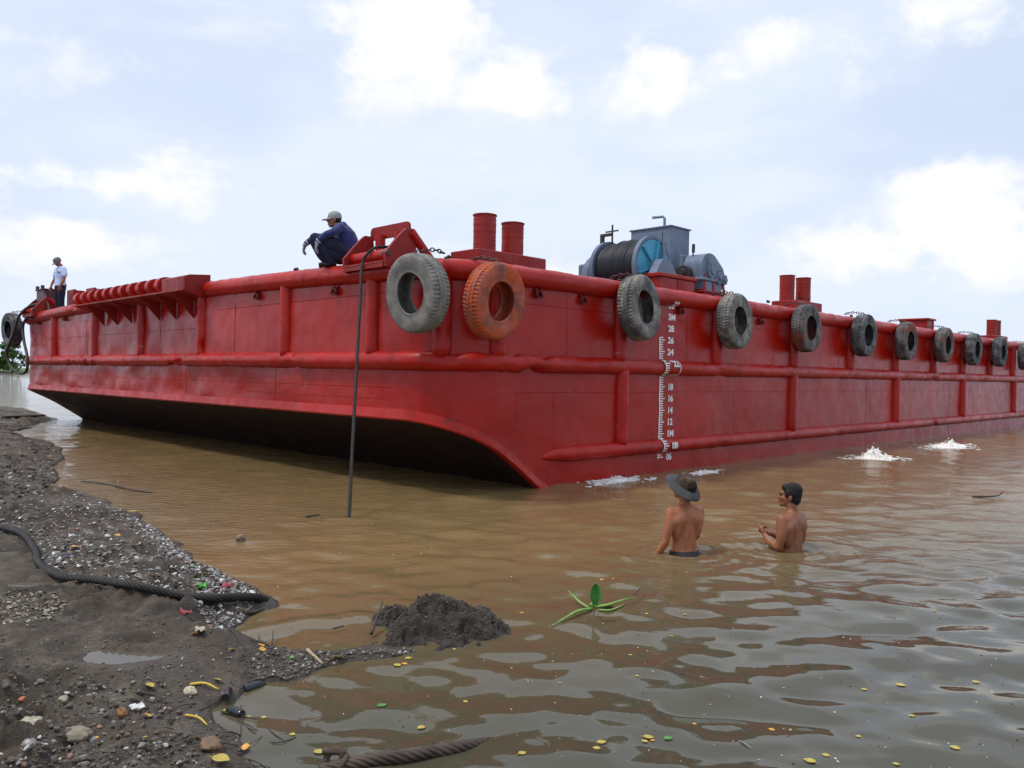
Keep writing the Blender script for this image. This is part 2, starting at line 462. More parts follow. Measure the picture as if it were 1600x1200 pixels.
def np_mesh(name, X, Y, Z, mats, kind=None):
    nr, na = X.shape; me = bpy.data.meshes.new(name)
    co = np.stack([X, Y, Z], -1).reshape(-1, 3).astype(np.float32)
    i, j = np.meshgrid(np.arange(nr - 1), np.arange(na - 1), indexing='ij')
    a = (i * na + j).ravel(); f = np.stack([a, a + 1, a + na + 1, a + na], -1)
    f = f[:, ::-1]
    me.vertices.add(len(co)); me.vertices.foreach_set('co', co.ravel())
    me.loops.add(f.size); me.loops.foreach_set('vertex_index', f.ravel().astype(np.int32))
    me.polygons.add(len(f)); me.polygons.foreach_set('loop_start', (np.arange(len(f)) * 4).astype(np.int32))
    me.polygons.foreach_set('loop_total', np.full(len(f), 4, np.int32))
    me.polygons.foreach_set('use_smooth', np.ones(len(f), bool))
    me.update(calc_edges=True); me.validate()
    for m in mats: me.materials.append(m)
    o = bpy.data.objects.new(name, me); COL.objects.link(o)
    if kind: o['kind'] = kind
    return o

def mud_material(name, wet_edge=True, dark=1.0):
    m, t, b = mat(name); P = t.node('ShaderNodeNewGeometry').outputs['Position']
    z = t.node('ShaderNodeSeparateXYZ', ins={0: P}).outputs[2]
    n1 = t.noise(P, .9, 5, .6); n2 = t.noise(P, 6, 7, .65); n3 = t.noise(P, 60, 6, .65); n4 = t.noise(P, 22, 6, .7)
    col = t.mix(t.ramp(n1, .36, .64), (.028, .019, .012), (.082, .058, .037))
    col = t.mix(t.ramp(n2, .46, .70, 0, .75), col, (.14, .112, .078))
    col = t.mix(t.ramp(n4, .60, .72, 0, .7), col, (.20, .175, .14))
    col = t.mix(t.ramp(n4, .40, .28, 0, .7), col, (.018, .014, .011))
    col = t.mix(t.ramp(t.noise(P, 2.3, 5, .6), .55, .70, 0, .55), col, (.19, .155, .115))
    wet = t.ramp(z, .075, .012) if wet_edge else t.ramp(z, .05, .0)
    wet = t.math('MAXIMUM', wet, t.ramp(n1, .54, .66, 0, .75))
    col = t.mix(t.math('MULTIPLY', wet, .45), col, (.035, .028, .023))
    ro = t.math('SUBTRACT', .86, t.math('MULTIPLY', wet, .50))
    nb = bump(t, n4, 1.0, .034); nb = bump(t, n3, .8, .008, nb)
    if dark < 1: col = t.mix(1 - dark, col, (.018, .013, .010))
    setin(t, b, col=col, rough=ro, normal=nb, spec=.45)
    return m
MUD = mud_material('wet_mud')
X, Y = polar(1.3, 75, 820, -68, 14, 470)
terrain = np_mesh('terrain', X, Y, height(X, Y), [MUD], 'structure')

# ------------------------------------------------------------------ water
def water_mat(name, c1, c2, far=None):
    m, t, b = mat(name); P = t.node('ShaderNodeNewGeometry').outputs['Position']
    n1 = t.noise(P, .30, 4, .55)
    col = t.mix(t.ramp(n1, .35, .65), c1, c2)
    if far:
        # lighter brown base towards the hull and left, darker grey-green nearer the camera
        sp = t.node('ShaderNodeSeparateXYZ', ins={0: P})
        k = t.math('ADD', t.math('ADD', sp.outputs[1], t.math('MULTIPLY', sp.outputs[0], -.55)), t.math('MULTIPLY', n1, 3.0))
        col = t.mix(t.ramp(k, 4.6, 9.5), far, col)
    h1 = t.noise(t.vmath('MULTIPLY', P, (1.0, 2.3, 1)), 5.5, 4, .55)
    h2 = t.noise(t.vmath('MULTIPLY', P, (.16, .5, 1)), 2.2, 4, .55)
    cd = t.vmath('LENGTH', P)
    nb = bump(t, h1, t.math('MULTIPLY', t.ramp(cd, 4.5, 11, .03, .9), t.ramp(t.node('ShaderNodeSeparateXYZ', ins={0: P}).outputs[0], -1.5, 2.0, 1.0, .45)), .030)
    nb = bump(t, h2, t.ramp(cd, 14, 60, .0, .9), .06, nb)
    setin(t, b, col=col, rough=.03, ior=1.333, normal=nb, spec=.5)
    return m
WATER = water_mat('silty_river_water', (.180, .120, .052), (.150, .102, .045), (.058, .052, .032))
X, Y = polar(.9, 70, 1050, -72, 62, 620, np.exp(np.linspace(math.log(72), math.log(6000), 60)))
wr = np.random.RandomState(11); WV = []
for k in range(84):
    lam = math.exp(wr.uniform(math.log(.10), math.log(1.2)))
    th = wr.normal(radians(86), radians(40))
    WV.append((lam, 2 * pi / lam * cos(th), 2 * pi / lam * sin(th), wr.uniform(0, 2 * pi)))
def waves(X, Y):
    X = np.asarray(X, float); Y = np.asarray(Y, float); Z = np.zeros_like(X); Rr = np.hypot(X, Y)
    calm = np.clip((X + 3.4 + .30 * (Y - 4)) / 4.2, .42, 1.0)             # lee side near the bank
    chop = np.clip((X - .5) / 6 + (Y - 6.5) / 12, 0, 1)
    spac = Rr * .0042
    wx_ = (fbm(X, Y, .9, 2) - .5) * 3.2; wy_ = (fbm(X + 40, Y + 11, 1.3, 2) - .5) * 3.2
    gust = .55 + .9 * fbm(X, Y, .35, 3)
    for k, (lam, kx, ky, ph) in enumerate(WV):
        amp = (.0175 if lam > .35 else (.0155 if lam > .18 else .0125)) * lam / (2 * pi)
        fade = np.clip((lam / spac - 4) / 6, 0, 1)
        wgt = calm if lam > .45 else (.35 + .55 * calm + .55 * chop)
        Z += amp * fade * wgt * gust * np.sin(kx * X + ky * Y + ph + (wx_ if k % 2 else wy_))
    for cx_, cy_ in ((1.59, 7.45), (2.66, 7.66)):                         # ripples round the two bathers
        r = np.hypot(X - cx_, Y - cy_); Z += .0070 * np.exp(-np.maximum(r - .15, 0) / .5) * np.sin(2 * pi * r / .15)
    return Z
Z = waves(X, Y)
def wz_at(p): return float(waves(np.array([p.x]), np.array([p.y]))[0])
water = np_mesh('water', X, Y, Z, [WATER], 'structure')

# ------------------------------------------------------------------ barge frame
YAW, BX, BY = 0.7857, -0.8284, 10.2754
ZT, ZM, ZL, ZB, UW, VW = 2.993, 1.782, 0.456, 0.984, 1.72, 19.8
RC = 0.95                                        # plan radius of the bow corners
LEN = 62.0
cyw, syw = cos(YAW), sin(YAW)
TRIM = .0021
def L2W(u, v, z): return V((BX + cyw * u - syw * v, BY + syw * u + cyw * v, z - TRIM * u))
def dir_local(d): return V((cyw * d.x + syw * d.y, -syw * d.x + cyw * d.y, d.z))
O_L = V((cyw * (0 - BX) + syw * (0 - BY), -syw * (0 - BX) + cyw * (0 - BY), CAM_H))
def on_side(px, py, v=0.0):
    d = dir_local(ray(px, py)); k = (v - O_L.y) / d.y; return O_L + d * k
def on_bow(px, py, u=0.0):
    d = dir_local(ray(px, py)); k = (u - O_L.x) / d.x; return O_L + d * k
def camber(v): return .17 * (1 - ((v - VW / 2) / (VW / 2)) ** 2)
def zdeck(v): return ZT + camber(min(max(v, 0), VW))

barge = empty('barge', (BX, BY, 0), (0, TRIM, YAW))
barge.rotation_mode = 'ZYX' if False else 'XYZ'
tag(barge, 'long red steel deck barge with raked bow and a row of tyre fenders', 'barge')

# plan outline (starboard aft -> bow -> port aft) with outward normals
def outline(step=.16, off=0.0, u_end=LEN):
    pts = []; R = RC
    n = int((u_end - R) / (step * 1.6))
    for i in range(n): 
        u = u_end - (u_end - R) * i / n; pts.append((V((u, 0, 0)), V((0, -1, 0))))
    for i in range(17):
        a = pi / 2 * i / 16; nn = V((-sin(a), -cos(a), 0)); pts.append((V((R, R, 0)) + nn * R, nn))
    n = int((VW - 2 * R) / step)
    for i in range(1, n): pts.append((V((0, R + (VW - 2 * R) * i / n, 0)), V((-1, 0, 0))))
    for i in range(17):
        a = pi / 2 * i / 16; nn = V((-cos(a), sin(a), 0)); pts.append((V((R, VW - R, 0)) + nn * R, nn))
    for u in (2, 3, 5, 10, u_end): pts.append((V((u, VW, 0)), V((0, 1, 0))))
    return [(p + nn * off, nn) for p, nn in pts]
def zbot(u):
    if u <= 0: return ZB
    e = min(u / UW, 1.6)
    return max(ZB * (1 - e) + .10 * sin(pi * min(e, 1)) , -.6)
def dent(p, amp=1.0):
    d = mnoise.fractal(V((p.x * .9, p.y * .9, p.z * 1.1)), 1.0, 2.0, 3) * .012
    d += mnoise.noise(V((p.x * 2.3 + 9, p.y * 2.3, p.z * 2.0))) * .006
    low = 1.0 if p.z < ZM else .45
    port = min(max((p.y - 4) / 5, 0), 1) if p.x < .5 else .25
    d *= (1 + 2.6 * low * port)
    return d * amp
mb = MB(); rows = []
NZ = 26
for p, nn in outline():
    zb = zbot(p.x); zt = zdeck(p.y) ; row = []
    for k in range(NZ + 1):
        z = zb + (zt - zb) * k / NZ; q = V((p.x, p.y, z))
        e = min(1, min(k, NZ - k) / 2)
        row.append(q + nn * dent(q) * e)
    rows.append(row)
mb.grid(rows)
# weld seams of the plates
def seam(side, a0, a1, z0, z1):
    n = max(2, int(max(abs(a1 - a0), abs(z1 - z0)) / .25))
    pts = []
    for i in range(n + 1):
        a = a0 + (a1 - a0) * i / n; z = z0 + (z1 - z0) * i / n
        q = V((a, 0, z)) if side else V((0, a, z)); nn = V((0, -1, 0)) if side else V((-1, 0, 0))
        pts.append(q + nn * (dent(q) + .001))
    mb.tube(pts, .005, 5)
for z in (1.37,):
    seam(1, 1.2, LEN - 1, z, z)
seam(1, 1.2, LEN - 1, 2.62, 2.62)
for u in (1.25, 2.05): seam(1, u, u, .42 if u > 2 else .75, 1.37)
for u in np.arange(7.2, 56, 6.4): seam(1, u, u, .05, 1.66)
for u in np.arange(1.4, 56, 3.2): seam(1, u + .9, u + .9, 1.9, 2.84)
seam(0, 1.2, VW - 1.2, 1.42, 1.42); seam(0, 1.4, 6.6, 2.74, 2.74); seam(0, 7.5, VW - 1.2, 2.42, 2.42)
seam(0, 1.3, 5.5, 1.26, 1.26)
for v in (5.9, 9.3, 13.9): seam(0, v, v, 1.92, 2.84)
for v in (4.4, 8.0, 12.0): seam(0, v, v, 1.12, 1.64)
hull = mb.build('hull', RED, barge, angle=40)
# underside
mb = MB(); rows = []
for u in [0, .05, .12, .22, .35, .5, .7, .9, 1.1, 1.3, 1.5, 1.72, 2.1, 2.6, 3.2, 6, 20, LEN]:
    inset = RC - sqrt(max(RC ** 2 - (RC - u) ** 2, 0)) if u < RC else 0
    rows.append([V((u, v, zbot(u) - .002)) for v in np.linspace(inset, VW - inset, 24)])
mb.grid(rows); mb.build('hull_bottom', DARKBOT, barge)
# deck
mb = MB(); rows = []
for u in [0, .05, .12, .22, .35, .5, .7, .95, 3, 10, 30, LEN]:
    inset = RC - sqrt(max(RC ** 2 - (RC - u) ** 2, 0)) if u < RC else 0
    rows.append([V((u, v, zdeck(v) - .003)) for v in np.linspace(inset, VW - inset, 30)])
mb.grid(rows); mb.build('deck', RED_D, barge)
# stern closing plate
mb = MB(); mb.box((LEN + .02, VW / 2, 1.2), (.04, VW, 3.6)); mb.build('stern_plate', RED, barge)
# bottom edge bar following the bow and the rake
mb = MB(); rows = []
for p, nn in outline():
    if p.x > 3.0: continue
    zb = zbot(p.x); q = V((p.x, p.y, 0))
    wob = .008 * mnoise.noise(V((p.x * 3, p.y * 3, 1)))
    rows.append([q + nn * o + V((0, 0, zb + h)) for o, h in ((-.03, .15), (.012 + wob, .138), (.045 + wob, .012), (.030, -.012), (-.06, -.014))])
mb.grid(rows); mb.build('bottom_edge_bar', RED_T, barge, angle=25)

# fender tubes -----------------------------------------------------------------
def crumple(strength):
    def f(p, d, i):
        n = mnoise.fractal(p * 1.5, 1.0, 2.1, 3)
        g = mnoise.noise(V((p.x * .4 + 5, p.y * .4, 3)))
        loc = 1 if strength > 2 else min(1, max(0, g + .12) * 2.5)
        c = mnoise.noise(p * 3.1 + V((3, 7, 1))); e = mnoise.noise(p * 6.5)
        k = .004 * n - strength * loc * (.045 * max(0, c - .06) * 2.2 + .012 * max(0, e - .05) * 2) + .004 * mnoise.fractal(p * 9, 1, 2, 2) * loc
        return p + d * k
    return f
def path_tube(zf, u_end, part=None, off=0.0, step=.07):
    pts = []
    L = outline(step, off, u_end) if u_end > RC else outline(step, off)
    for p, nn in L: pts.append(V((p.x, p.y, zf(p))))
    return pts
def dense(pts, step):
    o = [pts[0]]
    for a, b in zip(pts[:-1], pts[1:]):
        n = max(1, int(round((b - a).length / step)))
        for i in range(1, n + 1): o.append(a.lerp(b, i / n))
    return o
top = path_tube(lambda p: zdeck(p.y), LEN)
A = [p for p in top if p.y <= 6.95 and p.x < LEN]
B = [p for p in top if p.y >= 13.45 and p.x < 6]
mb = MB(); mb.tube(dense(A, .09), .148, 18, disp=crumple(.8)); mb.build('top_fender_tube', RED_T, barge, angle=180)
mb = MB(); mb.tube(dense(B, .09), .148, 18, disp=crumple(1.3)); mb.build('top_fender_tube', RED_T, barge, angle=180)
midp = [p for p in path_tube(lambda p: ZM + .03 * min(max(p.y, 0) / 6, 1), LEN) if p.y < VW - .2 or p.x < 6]
mb = MB(); mb.tube(dense(midp, .08), .132, 18, disp=crumple(1.6)); mb.build('middle_fender_tube', RED_T, barge, angle=180)
u0 = on_side(836, 712).x
lp = dense([V((LEN, 0, ZL)), V((u0, 0, ZL))], .09)
rad = [.122 * min(1, .50 + .50 * sqrt(min(1, (p.x - u0) / .75))) for p in lp]
for p in lp:
    if p.x - u0 < .75: p.y += .05 * (1 - (p.x - u0) / .75)
mb = MB(); mb.tube(lp, rad, 18, disp=crumple(.9)); mb.build('lower_fender_tube', RED_T, barge, angle=180)

# vertical stiffeners ----------------------------------------------------------
def stiff(p, nn, z0, z1, r=.135, cr=.4):
    mb = MB(); zs = np.linspace(z0, z1, 18)
    base = [V((p.x, p.y, z)) - nn * .012 for z in zs]
    mb.tube(base, [r * (.75 if k in (0,) else 1) for k in range(18)], 16, disp=crumple(cr))
    mb.build('stiffener', RED_T, barge, angle=180)
for px in (86, 150, 222, 316, 447, 583):
    q = on_bow(px, 500); stiff(V((0, q.y, 0)), V((-1, 0, 0)), ZM + .06, zdeck(q.y) - .08, .12, 2.2 if px == 316 else (1.2 if px == 222 else .3))
for ang in (38,):
    a = radians(90 - ang); nn = V((-sin(a), -cos(a), 0)); stiff(V((RC, RC, 0)) + nn * RC, nn, ZM + .06, ZT - .08)
for ang in (86,):
    a = radians(90 - ang); nn = V((-sin(a), -cos(a), 0)); stiff(V((RC, RC, 0)) + nn * RC, nn, ZM + .06, ZT - .08)
us = [on_side(968, 500).x, on_side(1119, 510).x, on_side(1239, 540).x, on_side(1327, 550).x, on_side(1398, 550).x, on_side(1457, 560).x, on_side(1503, 560).x, on_side(1545, 570).x, on_side(1581, 570).x]
sp = (us[-1] - us[0]) / 8
while us[-1] + sp < LEN - 1: us.append(us[-1] + sp)
for u in us: stiff(V((u, 0, 0)), V((0, -1, 0)), ZM + .06, ZT - .08)
lo = [on_side(970, 640).x, on_side(1236, 640).x, on_side(1398, 640).x, on_side(1502, 640).x, on_side(1582, 640).x]
while lo[-1] + 2 * sp < LEN - 1: lo.append(lo[-1] + 2 * sp)
for u in lo: stiff(V((u, 0, 0)), V((0, -1, 0)), ZL + .05, ZM - .05)

# chain eyes -------------------------------------------------------------------
def ring(mb, c, R, r, ax_u, ax_v, seg=14, s2=6, sq=1.0):
    pts = [V(c) + V(ax_u) * (R * cos(2 * pi * i / seg)) + V(ax_v) * (R * sq * sin(2 * pi * i / seg)) for i in range(seg)]
    mb.tube(pts, r, s2, closed=True)
def eye(q, side):
    mb = MB(); n = V((0, -1, 0)) if side else V((-1, 0, 0)); t = V((1, 0, 0)) if side else V((0, 1, 0)); up = V((0, 0, 1))
    for s in (-.055, .055):
        c = q + t * s
        pl = [c + up * .07, c + n * .055 + up * .02, c + n * .085 - up * .045, c + n * .05 - up * .085, c - up * .06]
        mb.prism([p - t * .007 for p in pl], t * .014)
    ring(mb, q + n * .05 - up * .03, .06, .012, t, up, sq=.8)
    mb.build('chain_eye', EYE_RED, barge, angle=30)
for px, py in ((62, 503), (103, 497), (404, 461), (526, 453)): q = on_bow(px, py); eye(V((0, q.y, q.z)), False)
for px, py in ((838, 457), (908, 466), (1061, 483), (1186, 500)): q = on_side(px, py); eye(V((q.x, 0, q.z)), True)

# draft marks ------------------------------------------------------------------
DU = 4.88; D0 = .341
def surf_y(z):
    for zc, r in ((ZM, .132), (ZL, .122), (ZT, .148)):
        if abs(z - zc) < r * .985: return -sqrt(r * r - (z - zc) ** 2) - .012
    return None
def mark_pt(u, z):
    y = surf_y(z)
    if y is None: y = -dent(V((u, 0, z))) - .007
    return V((u, y, z))
scale_root = None
mb = MB(); ul = on_side(1030, 640).x
def strip(ua, ub, za, zb):
    n = max(1, int(abs(zb - za) / .02)); rows = []
    for i in range(n + 1):
        z = za + (zb - za) * i / n; rows.append([mark_pt(ua, z), mark_pt(ub, z)])
    mb.grid(rows)
for a, b in ((2.27, 2.64), (2.0, 2.25), (1.0, 1.98), (.70, .99), (.575, .66)):
    strip(ul - .028, ul, a - D0, b - D0)
    k = math.ceil(a / .04 - 1e-6)
    while k * .04 <= b + 1e-6:
        d = k * .04; ln = .13 if k % 5 == 0 else .085
        strip(ul, ul + ln, d - D0 - .009, d - D0 + .009); k += 1
scale_root = mb.build('draft_scale', WHITE_M, barge, smooth=False, fix=True)
def number(txt, d, du=0.0, size=.15, sx=1.2):
    cu = bpy.data.curves.new('t', 'FONT'); cu.body = txt; cu.size = size; cu.align_x = 'LEFT'; cu.resolution_u = 4
    cu.space_character = .95; cu.offset = .005
    to = bpy.data.objects.new('t', cu); COL.objects.link(to); bpy.context.view_layer.update()
    me = bpy.data.meshes.new_from_object(to.evaluated_get(bpy.context.evaluated_depsgraph_get()))
    bpy.data.objects.remove(to)
    me.name = 'draft_number'
    for vt in me.vertices:
        u = ul + .215 + du + vt.co.x * sx; z = d - D0 - size * .35 + vt.co.y
        p = mark_pt(u, z); vt.co = p
    me.materials.clear(); me.materials.append(WHITE_M)
    o = bpy.data.objects.new('draft_number', me); COL.objects.link(o); o.parent = scale_root
for txt, d in (('06', .6), ('08', .80), ('1M', 1.0), ('12', 1.2), ('14', 1.4), ('16', 1.6), ('18', 1.8), ('22', 2.2), ('24', 2.4), ('26', 2.6), ('28', 2.8), ('3M', 3.0), ('32', 3.2)):
    number(txt, d)
# painted outline of the box on the middle tube
mb = MB()
for a, b in ((ul + .15, ul + .43),):
    strip(a, b, ZM + .105, ZM + .118); strip(a, b, ZM - .125, ZM - .112); strip(b - .02, b, ZM - .11, ZM + .10)
mb.build('painted_box_outline', WHITE_M, scale_root, smooth=False)

# bow roller fairlead -------------------------------------------------------------
def fairlead(v0, v1, mirror=1):
    zt_ = 3.07; U = V((1, 0, 0)); W_ = V((0, 1, 0))
    mb = MB()
    def P(u, v, z): return V((u, v, z))
    for v in (v0, v1):
        pl = [(-.24, 3.06), (-.26, 3.24), (-.12, 3.40), (.02, 3.55), (.10, 3.62), (.24, 3.62), (.30, 3.02), (0, 3.0)]
        mb.prism([P(u, v - .025, z) for u, z in pl], W_ * .05)
    mb.box((-.06, (v0 + v1) / 2, 3.125), (.40, abs(v1 - v0) - .06, .03), bev=.006)
    mb.box((-.245, (v0 + v1) / 2, 3.085), (.02, abs(v1 - v0) - .06, .06))
    fr = mb.build('roller_fairlead', RED_D, barge, angle=30)
    mb = MB(); prof = [(.0, v0 + .03), (.085, v0 + .03), (.085, v1 - .03), (0, v1 - .03)]
    mb.lathe(prof, (-.08, 0, 3.245), Matrix(((0, 0, 0), (0, 0, 0), (0, 0, 0))) if False else Matrix(((1, 0, 0), (0, 0, 1), (0, -1, 0))), 24)
    mb.build('horizontal_roller', RED_T, fr, angle=40)
    for v in (v0 + (v1 - v0) * .42, v0 + (v1 - v0) * .88):
        mb = MB(); mb.cyl((.30, v, 3.0), (.30, v, 3.64), .075, 20); mb.build('vertical_roller', RED_T, fr, angle=40)
    mb = MB(); a, b = v0 + .26, v1 + .22; rr = .07; pl = []
    for cx_, cz_, s0 in ((b - rr, 3.79 - rr, 0), (a + rr, 3.79 - rr, 90)):
        for k in range(5):
            an = radians(s0 + 90 * k / 4); pl.append(P(.36, cx_ + rr * cos(an), cz_ + rr * sin(an)))
    pl += [P(.36, a, 3.60), P(.36, b, 3.60)]
    mb.prism(pl, U * .03); mb.build('guard_plate', RED_D, fr, angle=30)
    for vv in (a + .15, b - .3):
        mb = MB(); mb.ell((.355, vv, 3.63), (.012, .035, .014)); mb.build('bolt', WHITE_M, fr)
    mb = MB(); mb.cyl((.18, v0 - .02, 3.57), (.62, v0 - .03, 3.12), .065, 18); mb.build('brace_tube', RED_T, fr, angle=40)
    mb = MB(); mb.prism([P(.22, v1, 3.60), P(.22, v1 + .08, 3.60), P(.22, v1 + .62, 3.14), P(.22, v1 + .62, 3.06), P(.22, v1, 3.06)], U * .04); mb.build('gusset_plate', RED_D, fr, angle=30)
    mb = MB(); mb.cyl((-.215, v0 - .05, 3.24), (-.215, v0 + .06, 3.24), .04, 14); mb.build('roller_pin', CHAIN_M, fr, angle=40)
    return fr
fairlead(1.05, 2.04)
fairlead(17.75, 18.75)
# tower beside the port fairlead and deck posts
mb = MB(); mb.box((.35, 18.35, 3.45), (.5, .75, .82), bev=.02); mb.box((.35, 18.35, 3.87), (.56, .8, .03))
for a, b in ((.1, 18.1), (.1, 18.6)): mb.cyl((a, b, 3.86), (a, b, 3.98), .05, 12)
mb.prism([V((.1, 17.98, 3.78)), V((.1, 17.98, 3.05)), V((.1, 17.3, 3.05))], V((.04, 0, 0)))
mb.build('deck_housing', simple('dark_red_brown_paint', (.06, .025, .028), (.10, .035, .04), 5, .5), barge, angle=30)
for u, v, h in ((.85, 18.05, .86), (.85, 16.35, .80)):
    mb = MB(); mb.box((u, v, 3.05 + h / 2), (.08, .62, h), bev=.01); mb.box((u + .2, v, 3.05 + h / 2), (.32, .06, h), bev=.01); mb.build('deck_post', RED_D, barge, angle=30)

# anchor rack over the bow -----------------------------------------------------
mb = MB(); va, vb = 7.05, 13.4
mb.prism([V((u, va, z)) for u, z in ((-.46, 3.10), (-.46, 3.13), (.12, 3.16), (.12, 3.02), (-.02, 2.98))], V((0, vb - va, 0)))
mb.prism([V((u, va, z)) for u, z in ((-.44, 3.13), (-.44, 3.36), (-.34, 3.40), (.06, 3.43), (.06, 3.16), (-.3, 3.14))], V((0, 1.05, 0)))
mb.prism([V((u, va + 1.05, z)) for u, z in ((-.16, 3.14), (-.16, 3.34), (.4, 3.44), (.4, 3.14))], V((0, vb - va - 1.05, 0)))
rack = mb.build('anchor_rack', RED_D, barge, angle=30)
for k in range(11):
    v = va + 1.25 + k * .5; mb = MB(); pl = [V((.1, v, 3.135)), V((.1, v, 3.44))]
    for i in range(11):
        a = radians(100 + 160 * i / 10); pl.append(V((-.27 + .185 * cos(a), v, 3.285 + .165 * sin(a))))
    pl[-1].z = 3.135
    mb.prism(pl, V((0, .17, 0)))
    ring(mb, V((-.27, v - .012, 3.29)), .075, .018, (1, 0, 0), (0, 0, 1))
    mb.build('rack_tooth', RED_T, rack, angle=30)
for px in (164, 184, 207, 251, 276, 303):
    q = on_bow(px, 500); mb = MB()
    mb.prism([V((-.012, q.y - .01, 3.09)), V((-.44, q.y - .01, 3.105)), V((-.42, q.y - .01, 3.06)), V((-.012, q.y - .01, 2.62))], V((0, .02, 0)))
    mb.build('gusset_plate', RED_D, rack, angle=30)

# bollards ----------------------------------------------------------------------
def bollard(u0, u1, v0, v1, zb, zt_, posts, h, r, seg=28):
    mb = MB(); mb.box(((u0 + u1) / 2, (v0 + v1) / 2, (zb + zt_) / 2), (u1 - u0, v1 - v0, zt_ - zb), bev=.012)
    L = u1 - u0; mb.box((u0 + L * .63, (v0 + v1) / 2, (zb + zt_) / 2), (.012, v1 - v0 + .008, zt_ - zb - .02))
    b = mb.build('bollard_base', RED_D, barge, angle=30)
    for (u, v, hh) in posts:
        mb = MB(); prof = [(0, 0), (r, 0)]
        for k in range(1, 24): prof.append((r + .003 * rnd.uniform(-1, 1), hh * k / 24))
        prof += [(r, hh - .02), (r + .012, hh - .016), (r + .012, hh), (0, hh)]
        mb.lathe(prof, (u, v, zt_ - .002), None, seg); 
        for k in range(3): mb.ell((u + r * .7 * cos(k * 2.1), v + r * .7 * sin(k * 2.1), zt_ + hh), (.02, .02, .014))
        mb.build('bollard_post', RED_D, b, angle=35)
zb1 = 1.6276 + 0
bollard(.97, 2.37, .5, 1.12, 3.0, 3.40, [(1.36, .81, .56), (1.94, .81, .52)], .55, .168)
bollard(10.8, 12.1, .5, 1.13, 2.98, 3.44, [(11.2, .95, .62), (11.72, .80, .60)], .6, .17)
bollard(27.0, 28.5, .5, 1.15, 2.98, 3.40, [(27.5, .8, .60), (28.05, .8, .60)], .6, .17)
mb = MB(); mb.box((19.8, .91, 3.24), (.62, .80, .54), bev=.012); mb.box((19.8, .91, 3.535), (.72, .90, .055), bev=.01); mb.box((19.98, .5, 3.25), (.02, .02, .5))
mb.build('hatch_box', RED_D, barge, angle=30)
# small cleats and welded lugs on the tube
for px, py in ((462, 421), (700, 402), (968, 438), (1128, 461), (1200, 470), (1330, 492)):
    s = px > 700; q = on_side(px, py, .02) if s else on_bow(px, py, .02)
    mb = MB(); c = V((q.x, q.y, q.z)); mb.box(c, (.10, .03, .05) if s else (.03, .14, .03), bev=.006); mb.cyl(c + V((-.05, -.05, 0)), c + V((.05, .05, .03)), .016, 8)
    mb.build('deck_lug', CHAIN_M, barge, angle=30)

# ------------------------------------------------------------------ winch (stands on the barge)
def RZ(a): return Matrix.Rotation(a, 3, 'Z')
winch = empty('winch', L2W(5.6, 1.2, 3.0), (0, 0, YAW))
tag(winch, 'grey-blue anchor winch with drum of dark wire rope, control cabinet and gearbox on red pedestals', 'winch')
wo = V((5.6, 1.2, 3.0))
def wp(u, v, z): return V((u, v, z)) - wo
AX = Matrix(((1, 0, 0), (0, 0, 1), (0, -1, 0)))            # lathe axis along +v
uc, zc = 5.45, 3.62; v_s, v_p = .72, 1.72
mb = MB(); prof = [(0.05, v_s)]
L = v_p - v_s; nT = 22
for k in range(nT * 4 + 1):
    a = k / (nT * 4); bul = .465 + .03 * sin(a * pi) + (.02 if .25 < a < .6 else 0) + .01 * sin(a * 23)
    prof.append((bul + .022 * abs(sin(pi * a * nT)), v_s + .06 + (L - .12) * a))
prof.append((.05, v_p))
mb.lathe(prof, wp(uc, 0, zc), AX, 40); mb.build('cable_drum', GREASE, winch, angle=180)
def flange(v, th, R, colr, name):
    mb = MB(); mb.lathe([(0, v), (R - .05, v), (R - .05, v - .02), (R, v - .02), (R, v + th), (0, v + th)], wp(uc, 0, zc), AX, 44); return mb.build(name, colr, winch, angle=30)
f1 = flange(v_s - .02, .06, .565, GREY_P, 'drum_flange')
f2 = flange(v_p - .04, .06, .56, GREY_P, 'drum_flange')
mb = MB(); mb.lathe([(0, v_s - .035), (.50, v_s - .035), (.50, v_s - .022), (0, v_s - .022)], wp(uc, 0, zc), AX, 40)
for k in range(6):
    a = k * pi / 3 + .3; c = wp(uc + .27 * cos(a), v_s - .055, zc + .27 * sin(a)); mb.box(c, (.44, .05, .035), Matrix.Rotation(-a, 3, 'Y'), .006)
mb.build('flange_face', BLUE_P, f1, angle=30)
mb = MB(); mb.lathe([(0, v_s - .17), (.09, v_s - .17), (.11, v_s - .12), (.14, v_s - .06), (.14, v_s - .03), (0, v_s - .03)], wp(uc, 0, zc), AX, 24)
for k in range(6): a = k * pi / 3; mb.cyl(wp(uc + .10 * cos(a), v_s - .2, zc + .10 * sin(a)), wp(uc + .10 * cos(a), v_s - .1, zc + .10 * sin(a)), .022, 8)
mb.build('hub', GREY_P, f1, angle=30)
